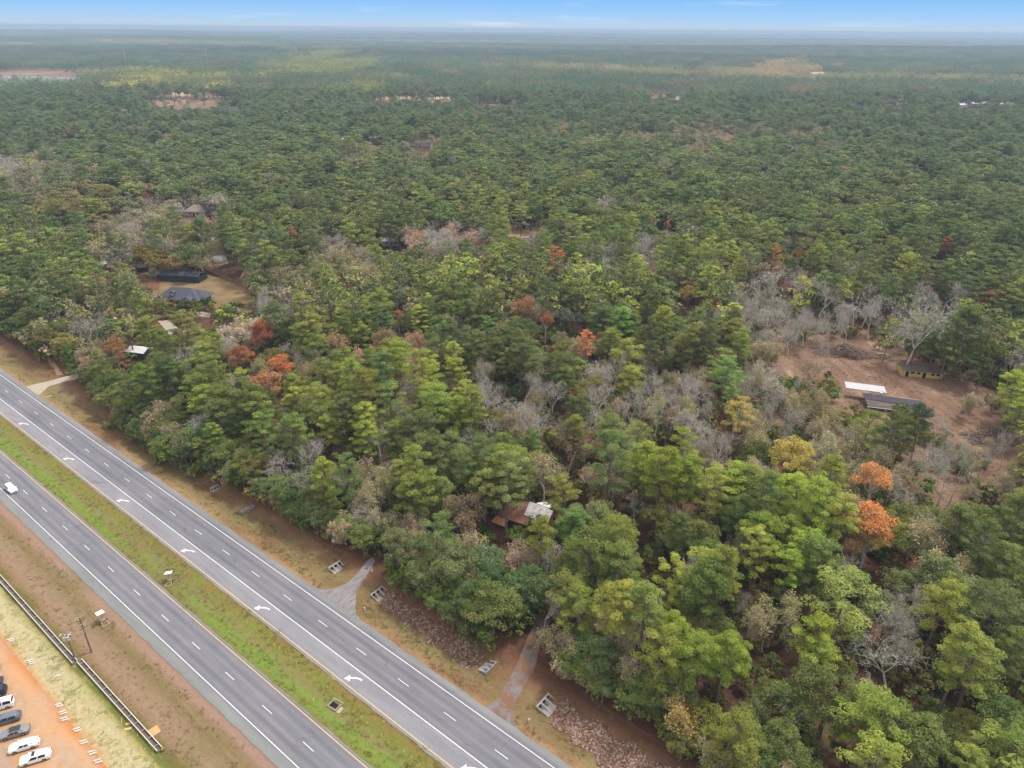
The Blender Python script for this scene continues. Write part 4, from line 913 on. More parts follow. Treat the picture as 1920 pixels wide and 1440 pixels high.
# masts far off
for k, (px, py, h, l) in enumerate([(238, 124, 46, 'pale mast leaning slightly, leftmost and largest in the distance'), (387, 104, 30, 'short pale mast, second from the left in the distance'), (462, 97, 32, 'pale mast left of the one in the middle distance'), (546, 98, 34, 'pale mast between two others in the distance'), (613, 97, 44, 'tall pale mast, rightmost of the left-hand file'), (726, 82, 46, 'pale mast close to the horizon left of centre')]):
    x_, y_ = at(px, py); z_ = float(hills(np.array(x_), np.array(y_))); r_ = .45 + math.hypot(x_, y_) / 6000
    e = empty('mast', (x_, y_, z_), 0, l, 'mast', 'masts above the far forest'); b = MB(); b.tube((0, 0, 0), (0, 0, h), r_, r_ * .6, 8); b.build('pole', M_white, e)
    b = MB(); b.tube((0, 0, h - .5), (0, 0, h + .7), r_ * 1.4, r_ * 1.4, 8); b.build('head', M_steel, e)
# mail boxes and a small tank beside the road
for px, py, l in [(684, 1144, 'small white meter box by the right corner of the gravel driveway'), (992, 1353, 'small dark-topped meter box left of the largest culvert end'), (697, 1072, 'small pale marker stone by the top of the gravel driveway')]:
    x_, y_ = at(px, py); b = MB(); b.box((0, 0, .35), (.34, .3, .7), top=(.8, .8)); b.tube((0, 0, .7), (0, 0, .8), .13, .1, 8); o = b.build('meter_box', M_white); o.location = (x_, y_, gz(x_, y_)); tag(o, l, 'meter box')
# ------------------------------------------------------------------ trees
def leaf_mat(name, warm=0.12, trans=0.25):
    """foliage: the tree's own hue (object colour) with fresh and old needles mixed from clump to clump"""
    m, nt = newmat(name)
    a = N(nt, 'ShaderNodeAttribute', attribute_type='INSTANCER', attribute_name='color')
    v = N(nt, 'ShaderNodeAttribute', attribute_type='GEOMETRY', attribute_name='var')
    h = N(nt, 'ShaderNodeHueSaturation')
    mr = N(nt, 'ShaderNodeMapRange', i_3=0.5 + .012, i_4=0.5 - .018); L(nt, v.outputs['Fac'], mr.inputs[0])
    mv = N(nt, 'ShaderNodeMapRange', i_3=0.74, i_4=1.24); L(nt, v.outputs['Fac'], mv.inputs[0])
    L(nt, mr.outputs[0], h.inputs['Hue']); L(nt, mv.outputs[0], h.inputs['Value']); L(nt, a.outputs['Color'], h.inputs['Color'])
    d = N(nt, 'ShaderNodeBsdfDiffuse'); L(nt, h.outputs[0], d.inputs[0])
    t = N(nt, 'ShaderNodeBsdfTranslucent'); L(nt, h.outputs[0], t.inputs[0])
    mx = N(nt, 'ShaderNodeMixShader', i_0=trans); L(nt, d.outputs[0], mx.inputs[1]); L(nt, t.outputs[0], mx.inputs[2])
    o = N(nt, 'ShaderNodeOutputMaterial'); L(nt, mx.outputs[0], o.inputs[0]); return m
M_leaf = leaf_mat('foliage')
M_bark = simple('pine_bark', (150, 132, 122), .95, .25, 1.5)
M_grey = simple('grey_bark', (186, 180, 172), .95, .2, 1.5, .8)

def unit(v): return v / np.maximum(np.linalg.norm(v, axis=-1, keepdims=True), 1e-9)
def leaves(c, nrm, size, asp, rg):
    """one small quad per leaf tuft: centres c, facing nrm, edge length size"""
    n = len(c); r = unit(rg.normal(size=(n, 3)))
    a = unit(np.cross(nrm, r)); b = np.cross(nrm, a)
    a = a * (size * asp)[:, None] / 2; b = b * size[:, None] / 2
    bend = nrm * size[:, None] * .12
    V = np.stack([c - a - b - bend, c + a - b * .6, c + a * .8 + b + bend * .5, c - a * .7 + b], 1).reshape(-1, 3)
    return V, np.arange(4 * n).reshape(n, 4)
def clump(cen, rad, flat, n, size, rg, up=.35, jit=.5, asp=(.45, .9)):
    d = unit(rg.normal(size=(n, 3))); d[:, 2] = np.where(d[:, 2] < -.25, -d[:, 2], d[:, 2])
    r = rg.uniform(.62, 1.04, n) ** .7
    p = cen + d * (r * rad)[:, None] * np.array([1, 1, flat])
    nn = unit(d * [1, 1, 1 / max(flat, .3)] + [0, 0, up] + rg.normal(size=(n, 3)) * jit)
    V, Q = leaves(p, nn, size * rg.uniform(.7, 1.35, n), rg.uniform(*asp, n), rg)
    return V, np.full(4 * n, 1.0) * np.clip(rg.uniform(.12, .88) + np.repeat(rg.normal(0, .13, n), 4), 0, 1)
class Tubes:
    def __init__(s): s.V = []; s.Q = []; s.n = 0
    def add(s, a, b, ra, rb, k=5):
        a = np.asarray(a, float); b = np.asarray(b, float); d = unit(b - a)
        p = unit(np.cross(d, [0.31, .2, .93])); q = np.cross(d, p)
        t = np.arange(k) * 2 * np.pi / k
        o = np.cos(t)[:, None] * p + np.sin(t)[:, None] * q
        s.V.append(np.concatenate([a + o * ra, b + o * rb]))
        i = np.arange(k); j = (i + 1) % k
        s.Q.append(np.stack([i, j, j + k, i + k], 1) + s.n); s.n += 2 * k
    def path(s, pts, rs, k=5):
        for i in range(len(pts) - 1): s.add(pts[i], pts[i + 1], rs[i], rs[i + 1], k)
    def arr(s): return np.concatenate(s.V), np.concatenate(s.Q)
def pine_arrays(seed, H, Rc, lod=0, thin=1.0, fl=1.0, low=0.0):
    rg = np.random.default_rng(seed); T = Tubes(); LV = []; VAR = []
    lean = rg.normal(0, .35, 2)
    def axis(z): return np.array([lean[0] * (z / H) ** 2 * 1.6, lean[1] * (z / H) ** 2 * 1.6, z])
    zs = np.linspace(0, H * .97, 7); rad = .30 * H / 20
    T.path([axis(z) for z in zs], [rad * (1.15 - z / H) for z in zs], 6 if lod == 0 else 4)
    base = rg.uniform(.36, .52) + low; nl = int({0: 34, 1: 20, 2: 12}[lod] * thin)
    ga = rg.uniform(0, 6.28)
    for i in range(nl):
        f = (i + rg.uniform(0, .9)) / nl
        z = H * (base + (1 - base) * f * .97); ga += 2.4 + rg.normal(0, .35)
        prof = (1 - f ** 2.2) ** .55 * (.62 + .38 * min(1, f / .3))
        ln = Rc * prof * rg.uniform(.62, 1.12) + .3
        rise = ln * rg.uniform(.05, .45) * (1 if f > .25 else .3)
        d = np.array([math.cos(ga), math.sin(ga), 0]); o = axis(z); tip = o + d * ln + [0, 0, rise]
        mid = o + d * ln * .55 + [0, 0, rise * .3]
        if lod < 2: T.path([o, mid, tip], [.09, .06, .03], 4 if lod == 0 else 3)
        side = np.array([-d[1], d[0], 0])
        for q in ((.45, .74, 1.0) if lod == 0 else (.6, 1.0) if lod == 1 else (.8,)):
            if q < .5 and rg.random() < .45: continue
            cen = o + (tip - o) * q + side * rg.normal(0, .5) * q + [0, 0, rg.uniform(0, .35)]
            cr_ = (rg.uniform(.8, 1.35) if lod == 0 else rg.uniform(1.1, 1.7) if lod == 1 else rg.uniform(1.6, 2.3)) * (Rc / 4.4) ** .5
            V, va = clump(cen, cr_, rg.uniform(.45, .62) * fl, {0: 118, 1: 40, 2: 18}[lod], {0: .28, 1: .58, 2: 1.15}[lod], rg, asp=(.3, .6))
            LV.append(V); VAR.append(va)
    V, va = clump(axis(H), 1.2, .7, {0: 118, 1: 40, 2: 18}[lod], {0: .28, 1: .58, 2: 1.1}[lod], rg, asp=(.3, .6)); LV.append(V); VAR.append(va)
    LV = np.concatenate(LV)
    return T.arr(), (LV, np.arange(len(LV)).reshape(-1, 4), np.concatenate(VAR))
def broad_arrays(seed, H, Rc, lod=0, sparse=1.0):
    rg = np.random.default_rng(seed); T = Tubes(); LV = []; VAR = []
    T.path([(0, 0, 0), (.1, .05, H * .22), (.2, -.1, H * .38)], [.42, .34, .28], 6 if lod == 0 else 4)
    fork = np.array([.2, -.1, H * .38])
    nlobe = 8 if lod < 2 else 5
    lobes = []
    for i in range(nlobe):
        a = i * 2.4 + rg.normal(0, .3); rr = Rc * (rg.uniform(.45, .72) if i else .05)
        c = np.array([math.cos(a) * rr, math.sin(a) * rr, H * (rg.uniform(.52, .76) if i else .8)])
        lr = Rc * rg.uniform(.38, .52); lobes.append((c, lr))
        if lod < 2: T.path([fork, (fork + c) / 2 + [0, 0, -.4], c], [.2, .13, .06], 4 if lod == 0 else 3)
    per = {0: 11, 1: 5, 2: 3}[lod]
    for c, lr in lobes:
        for k in range(per):
            d = unit(rg.normal(size=3)); d[2] = abs(d[2]) if rg.random() < .72 else d[2] * .6
            cen = c + d * lr * np.array([.85, .85, .7])
            if lod == 0 and k % 3 == 0: T.path([c, cen], [.06, .03], 3)
            V, va = clump(cen, rg.uniform(.8, 1.35) * (1 if lod == 0 else 1.45 if lod == 1 else 2.0), .75, int({0: 88, 1: 38, 2: 18}[lod] * sparse), {0: .24, 1: .55, 2: 1.05}[lod], rg, .2, .6)
            LV.append(V); VAR.append(va)
    LV = np.concatenate(LV)
    return T.arr(), (LV, np.arange(len(LV)).reshape(-1, 4), np.concatenate(VAR))
def bare_arrays(seed, H, Rc, lod=0, leaf=0.0, spread=1.0):
    """a leafless crown: limbs that fork five times, down to fine twigs"""
    rg = np.random.default_rng(seed); T = Tubes(); TW = []; tips = []
    maxo = 5 if lod == 0 else 4 if lod == 1 else 3
    def grow(p, d, ln, r, o):
        steps = 3 if o < 2 else 2
        for _ in range(steps):
            d = unit(d + rg.normal(0, .13 + .03 * o, 3) + [0, 0, .05]); q = p + d * ln / steps
            if o <= 2: T.add(p, q, r, r * .82, 5 if o == 0 else 4 if o == 1 else 3)
            else: TW.append((p, q, max(r, .024 if lod == 0 else .055 if lod == 1 else .1)))
            r *= .82; p = q
            if o >= 1 and o < maxo and rg.random() < .75:
                s = unit(d + unit(rg.normal(size=3)) * .95 * spread); grow2.append((p, s, ln * rg.uniform(.5, .72), r * .6, o + 1))
        if o < maxo:
            for _ in range(3 if o < 4 else 2):
                s = unit(d + unit(rg.normal(size=3)) * .75 * spread); grow2.append((p, s, ln * rg.uniform(.58, .82), r * .72, o + 1))
        else: tips.append(p)
    grow2 = [(np.zeros(3), np.array([rg.normal(0, .06), rg.normal(0, .06), 1.]), H * .34, .36 * H / 16, 0)]
    while grow2: grow(*grow2.pop())
    TW_ = TW
    A = np.array([t[0] for t in TW_]); B = np.array([t[1] for t in TW_]); W = np.array([t[2] for t in TW_])
    d = unit(B - A); s = unit(np.cross(d, unit(rg.normal(size=d.shape)))) * W[:, None]
    RV = np.stack([A - s, A + s, B + s * .55, B - s * .55], 1).reshape(-1, 3)
    V, Q = T.arr(); RQ = np.arange(len(RV)).reshape(-1, 4) + len(V)
    V = np.concatenate([V, RV]); Q = np.concatenate([Q, RQ])
    sx = Rc / max(np.percentile(np.hypot(V[:, 0], V[:, 1]), 96), .1); sz = H / V[:, 2].max()
    sc = np.array([sx, sx, sz])
    f = np.clip(V[:, 2:3] / (H * .3), 0, 1)                 # the trunk keeps its own girth
    V = V * (np.array([1, 1, sz]) * (1 - f) + sc * f)
    LV = np.zeros((0, 3)); va = np.zeros(0)
    if leaf > 0:
        tp = np.array(tips) * sc; k = rg.random(len(tp)) < leaf; tp = tp[k]
        rep = {0: 3, 1: 2, 2: 2}[lod]
        tp = np.repeat(tp, rep, 0) + rg.normal(0, .28, (len(tp) * rep, 3))
        LV, _ = leaves(tp, unit(rg.normal(size=tp.shape) + [0, 0, .4]), {0: .26, 1: .5, 2: 1.1}[lod] * rg.uniform(.7, 1.4, len(tp)), rg.uniform(.6, 1, len(tp)), rg)
        va = np.repeat(rg.random(len(tp)), 4)
    return (V, Q), (LV, np.arange(len(LV)).reshape(-1, 4), va)
def shrub_arrays(seed, H, Rc, lod=0):
    rg = np.random.default_rng(seed); T = Tubes(); LV = []; VAR = []
    for k in range(4):
        a = k * 1.6 + rg.random(); T.path([(0, 0, 0), (math.cos(a) * Rc * .35, math.sin(a) * Rc * .35, H * .6)], [.07, .03], 3)
    for k in range(18 if lod == 0 else 8):
        a = rg.uniform(0, 6.28); rr = Rc * math.sqrt(rg.random()) * .8; z = H * (1 - .6 * (rr / Rc) ** 1.6) * rg.uniform(.35, .95)
        V, va = clump(np.array([math.cos(a) * rr, math.sin(a) * rr, z]), rg.uniform(.6, 1.0) * (1 if lod == 0 else 1.4), .8, 36 if lod == 0 else 16, .34 if lod == 0 else .75, rg, .2, .7)
        LV.append(V); VAR.append(va)
    LV = np.concatenate(LV)
    return T.arr(), (LV, np.arange(len(LV)).reshape(-1, 4), np.concatenate(VAR))

KIND = {}   # kind -> list of dicts(trunk mesh, crown mesh, trunk/crown arrays per lod, H, R)
def make_kind(kind, fn, specs, bark, leafy=True):
    out = []
    for i, sp_ in enumerate(specs):
        d = {'H': sp_[0], 'R': sp_[1], 'a': {}}
        for lod in (0, 1, 2):
            (tv, tq), (lv, lq, va) = fn(1000 + 17 * i + sum(map(ord, kind)), *sp_[:2], lod=lod, **(sp_[2] if len(sp_) > 2 else {}))
            d['a'][lod] = (tv, tq, lv, lq, va)
        tv, tq, lv, lq, va = d['a'][0]
        d['trunk'] = np_mesh('trunk', tv, tq, [bark], smooth=True)
        d['crown'] = np_mesh('crown', lv, lq, [M_leaf], var=va) if len(lv) else None
        out.append(d)
    KIND[kind] = out
    for d in out: d['bark'] = bark
make_kind('pine', pine_arrays, [(20, 4.4), (22, 5.0, {'thin': .62, 'fl': .75}), (18.5, 4.2), (23, 5.3, {'thin': .75, 'low': .08}), (16.5, 4.3), (21, 3.8, {'thin': .6, 'fl': .7, 'low': .1}), (19, 5.4, {'thin': .8, 'fl': .8}), (22, 4.5), (18, 4.8, {'thin': .55}), (24, 4.2, {'thin': .7, 'low': .14})], M_bark)
make_kind('broad', broad_arrays, [(14, 5.0), (12, 4.5, {'sparse': .6}), (16, 5.6), (13, 4.8, {'sparse': .7}), (15, 4.4), (11, 5.0)], M_bark)
make_kind('bare', bare_arrays, [(15, 5.5), (13, 5.0, {'spread': 1.2}), (17, 6.0), (12, 4.6), (14, 6.2, {'spread': 1.3}), (16, 4.6, {'spread': .8})], M_grey)
make_kind('tan', bare_arrays, [(13, 5.2, {'leaf': .8}), (11, 4.8, {'leaf': .65}), (14, 5.4, {'leaf': .9}), (12, 5.0, {'leaf': 1.0})], M_grey)
make_kind('shrub', shrub_arrays, [(3.6, 2.6), (4.6, 2.8), (2.8, 2.6), (6.0, 3.0)], M_bark)
make_kind('cypress', broad_arrays, [(16, 3.6, {'sparse': .5}), (18, 4.0, {'sparse': .6}), (14, 3.8, {'sparse': .45})], M_grey)

# colours of living crowns (photo hue -> reflectance)
GREENS = [(124, 136, 66), (134, 144, 66), (112, 128, 64), (104, 120, 64), (120, 126, 62), (142, 150, 68), (98, 116, 68), (126, 128, 74)]
DEEP = [(98, 110, 66), (92, 104, 64), (104, 114, 66), (96, 102, 60)]
BROADC = [(108, 118, 68), (112, 120, 76), (104, 114, 62), (118, 118, 64), (108, 108, 58), (96, 106, 58)]
TANC = [(162, 148, 112), (150, 144, 100), (168, 152, 124), (144, 136, 96), (164, 154, 116)]
LK = 1.08
def jitc(c, rg, k=.52, s=.10):
    c = np.array(lin(c, k)); return np.clip(c * (1 + rg.normal(0, s)) * (1 + rg.normal(0, .04, 3)), .004, .8)

# where the photograph shows other than the usual mixed pine wood: (px, py, rx, ry, {kind: weight}, colours or None)
ZONES = [
    (1560, 830, 90, 40, {'tan': 6, 'bare': 6, 'broad': 2}, None), (1470, 640, 60, 30, {'bare': 9, 'tan': 3}, None), (1800, 600, 60, 30, {'bare': 6, 'pine': 3}, None), (1160, 690, 50, 30, {'bare': 5, 'tan': 4, 'pine': 2}, None), (1290, 700, 60, 40, {'bare': 5, 'tan': 5}, None), (960, 790, 50, 40, {'bare': 6, 'tan': 3, 'broad': 3}, None),
    (1480, 560, 110, 60, {'bare': 8, 'pine': 2}, None), (1640, 580, 60, 40, {'bare': 9, 'pine': 1}, None), (1740, 560, 80, 40, {'bare': 6, 'pine': 3}, None),
    (1220, 740, 130, 55, {'bare': 7, 'tan': 4}, None), (1440, 690, 80, 60, {'tan': 5, 'bare': 5}, None), (1500, 770, 120, 50, {'tan': 7, 'bare': 3}, None),
    (1330, 790, 90, 50, {'bare': 7, 'tan': 3}, None), (1040, 740, 60, 40, {'bare': 9, 'tan': 1}, None), (920, 695, 50, 35, {'bare': 7, 'pine': 2}, None),
    (770, 740, 40, 60, {'bare': 7, 'tan': 2}, None), (600, 850, 50, 30, {'bare': 9}, None), (520, 880, 50, 35, {'bare': 8, 'tan': 2}, None), (700, 870, 60, 30, {'bare': 5, 'tan': 4, 'pine': 3}, None),
    (1070, 840, 60, 40, {'tan': 8, 'bare': 2}, None), (870, 965, 40, 28, {'tan': 7, 'bare': 3}, None), (1680, 870, 110, 60, {'tan': 6, 'bare': 5}, None), (1880, 850, 60, 50, {'bare': 8}, None),
    (1590, 1090, 60, 30, {'bare': 9}, None), (1680, 1240, 60, 50, {'bare': 9}, None), (1640, 1150, 60, 40, {'bare': 5, 'tan': 3, 'broad': 3}, None), (1400, 1120, 30, 25, {'bare': 9}, None),
    (1220, 1110, 40, 60, {'tan': 6, 'broad': 4}, None), (1260, 1045, 40, 30, {'bare': 7}, None), (1190, 940, 40, 20, {'bare': 7}, None), (1300, 1330, 70, 80, {'tan': 6, 'broad': 4}, [(150, 132, 76), (120, 124, 58)]),
    (1470, 1290, 60, 50, {'tan': 5, 'broad': 5, 'pine': 3}, [(140, 124, 74), (104, 118, 56)]), (1180, 1290, 40, 40, {'tan': 6, 'broad': 4}, None),
    (910, 1080, 90, 90, {'broad': 10}, [(104, 124, 86), (96, 116, 80), (114, 130, 96), (92, 112, 72)]), (780, 1090, 60, 60, {'broad': 7, 'tan': 3}, [(96, 112, 52), (108, 112, 60)]),
    (720, 640, 90, 30, {'tan': 9, 'bare': 2}, [(176, 152, 112), (168, 146, 104)]), (780, 640, 50, 40, {'tan': 9}, [(166, 144, 112)]), (600, 520, 110, 35, {'tan': 8, 'pine': 3}, None),
    (440, 620, 60, 25, {'tan': 8, 'bare': 3}, [(186, 172, 150)]), (520, 560, 50, 30, {'bare': 9}, None), (170, 600, 30, 25, {'bare': 9}, None),
    (250, 400, 90, 40, {'tan': 8, 'bare': 3, 'broad': 2}, None), (130, 370, 110, 40, {'tan': 4, 'broad': 4, 'pine': 3}, [(128, 120, 66), (116, 112, 74), (140, 122, 80)]), (60, 320, 90, 60, {'tan': 5, 'bare': 3, 'pine': 2}, None),
    (230, 440, 60, 40, {'tan': 7, 'bare': 3}, None), (280, 480, 60, 30, {'broad': 7}, [(124, 110, 52), (134, 116, 60)]), (360, 380, 60, 30, {'bare': 6, 'tan': 3}, None),
    (820, 440, 90, 30, {'bare': 6, 'tan': 5}, [(176, 140, 118)]), (640, 470, 60, 30, {'tan': 6, 'bare': 3}, None), (1130, 250, 110, 25, {'tan': 7, 'pine': 2}, None), (1330, 245, 120, 22, {'tan': 7, 'pine': 2}, [(178, 150, 120)]),
    (860, 245, 90, 25, {'tan': 6, 'pine': 3}, None), (1540, 240, 40, 18, {'tan': 8}, [(176, 146, 128)]), (690, 275, 60, 25, {'tan': 7, 'pine': 2}, None), (1220, 470, 30, 30, {'bare': 9}, None), (1130, 490, 40, 25, {'bare': 8}, None),
    (1770, 235, 70, 20, {'tan': 5, 'pine': 4}, None), (520, 290, 60, 20, {'tan': 5, 'broad': 3}, None), (200, 240, 80, 30, {'tan': 4, 'pine': 5}, None), (1450, 570, 50, 50, {'bare': 9}, None),
    (30, 540, 60, 60, {'broad': 6, 'pine': 4}, DEEP), (190, 710, 120, 60, {'broad': 4, 'pine': 5}, [(100, 118, 56), (108, 122, 60), (94, 110, 58)]), (280, 800, 60, 50, {'broad': 6, 'pine': 3}, [(94, 110, 62), (88, 104, 62)]),
    (400, 850, 90, 60, {'pine': 5, 'broad': 5}, [(112, 122, 56), (122, 128, 60)]), (600, 960, 90, 40, {'broad': 5, 'pine': 4}, [(96, 112, 54), (118, 118, 58)]), (1830, 480, 120, 120, {'pine': 9}, DEEP), (1780, 640, 100, 40, {'pine': 6, 'broad': 4}, DEEP),
    (330, 150, 140, 22, {'pine': 7, 'tan': 2}, [(176, 170, 88), (150, 152, 84), (120, 132, 82), (110, 124, 84)]), (600, 120, 90, 25, {'pine': 6, 'tan': 3}, [(146, 150, 84), (134, 140, 80)]), (1470, 135, 60, 18, {'tan': 8}, [(182, 166, 110), (170, 150, 112)]), (700, 165, 60, 16, {'pine': 6}, [(146, 150, 84)]),  # yellow pine tints put the far sunlit patches into the leaf colour
    (1330, 1200, 110, 60, {'pine': 9}, [(128, 134, 60), (118, 130, 54)]), (1580, 1180, 70, 70, {'pine': 9}, [(142, 154, 64), (134, 148, 64)]), (1480, 980, 90, 80, {'pine': 9}, [(128, 148, 62), (120, 140, 62), (134, 150, 66)]), (1230, 870, 80, 50, {'pine': 9}, [(134, 146, 62), (124, 138, 62)]),
]
def zone(px, py):
    if py < 300: px += 34 * math.sin(py / 5.0 + px / 37) + rng.normal(0, 20); py += 4 * math.sin(px / 23) + rng.normal(0, 4)
    best, bd = None, 1.0
    for z in ZONES:
        d = ((px - z[0]) / z[2]) ** 2 + ((py - z[1]) / z[3]) ** 2
        if d < bd: best, bd = z, d
    return best
# ground that must stay open, in photo pixels (ellipse), so that what stands there is seen
OPEN = [(1490, 672, 36, 16), (1885, 880, 26, 26), (1800, 790, 60, 18), (1650, 690, 100, 30), (1570, 658, 62, 28), (1770, 735, 80, 30), (1640, 738, 66, 20), (1868, 826, 28, 16), (1770, 922, 24, 24), (1825, 895, 30, 13), (345, 538, 52, 22), (430, 540, 38, 15), (355, 520, 55, 12), (285, 523, 26, 12), 
        (972, 971, 27, 10), (1007, 943, 10, 7), (306, 607, 15, 9), (264, 664, 17, 8), (389, 450, 12, 9), (411, 482, 20, 11), (372, 397, 30, 8), (262, 506, 12, 6),
        (735, 455, 17, 6), (988, 428, 30, 13), (703, 263, 12, 6), (790, 270, 22, 7), (350, 188, 78, 12), (60, 152, 100, 13), (770, 186, 90, 5), (930, 195, 60, 4), (1530, 146, 24, 5), (1680, 195, 22, 5), (1822, 200, 30, 6), (1250, 182, 32, 5), (1850, 193, 60, 3),
        (1540, 125, 1, 1), (385, 590, 12, 5), (110, 690, 12, 14), (640, 263, 3, 3), (190, 500, 4, 3), (440, 205, 10, 4), (1005, 1215, 12, 34), (1690, 690, 18, 14), (1425, 152, 8, 4)]
OPEN = np.array(OPEN, float)
edge_px = [(0, 632), (60, 668), (100, 690), (135, 712), (190, 765), (250, 835), (320, 880), (400, 905), (450, 935), (520, 985), (600, 1010), (650, 1040), (690, 1055), (720, 1075), (745, 1105), (780, 1145), (830, 1180), (870, 1215), (920, 1230), (970, 1222), (1005, 1255), (1080, 1305), (1150, 1350), (1210, 1375), (1260, 1440)]
EU, EV = zip(*sorted(xy2uv(*at(*p)) for p in edge_px))
def edge_v(u): return np.interp(u, EU, EV)
def clear_of(x, y, H, R, trunk=False):
    """False where the tree would stand in front of something the photograph shows"""
    for f, rr in ((.5, .7), (.75, 1.0), (.95, .7)) + (((.08, .15),) if trunk else ()):
        X, Y, d = proj(x, y, H * f); r = R * rr * F / d
        if (((X - OPEN[:, 0]) / (OPEN[:, 2] + r * .85)) ** 2 + ((Y - OPEN[:, 1]) / (OPEN[:, 3] + r * .55)) ** 2 < 1).any(): return False
    return True
TREES = []   # (kind, variant, x, y, scale, rot, colour)
GRID = {}
def near(x, y, r):
    k = (int(x // 8), int(y // 8))
    for i in (-1, 0, 1):
        for j in (-1, 0, 1):
            for q in GRID.get((k[0] + i, k[1] + j), ()):
                if (q[0] - x) ** 2 + (q[1] - y) ** 2 < (r + q[2]) ** 2: return True
    return False
def soften(c, a=.22):
    c = np.array(c, float); g = c.mean(); return c * (1 - a) + g * a
def put(kind, x, y, H=None, col=None, var=None, wide=1.0, rot=None, special=None, rsp=3.0, squash=1.0):
    vs_ = KIND[kind]; var = int(rng.integers(len(vs_))) if var is None else var
    s = (H / vs_[var]['H']) if H else rng.uniform(.82, 1.14)
    TREES.append(dict(kind=kind, var=var, x=x, y=y, s=s, w=wide * s, rot=rng.uniform(0, 6.28) if rot is None else rot, col=col, sp=special))
    GRID.setdefault((int(x // 8), int(y // 8)), []).append((x, y, rsp))
def top_at(px, py, H, frac=.8):
    """base of a tree whose crown is seen centred at this pixel"""
    return at(px, py, H * frac)
_a, _b = (176, 96, 66), (196, 104, 56)
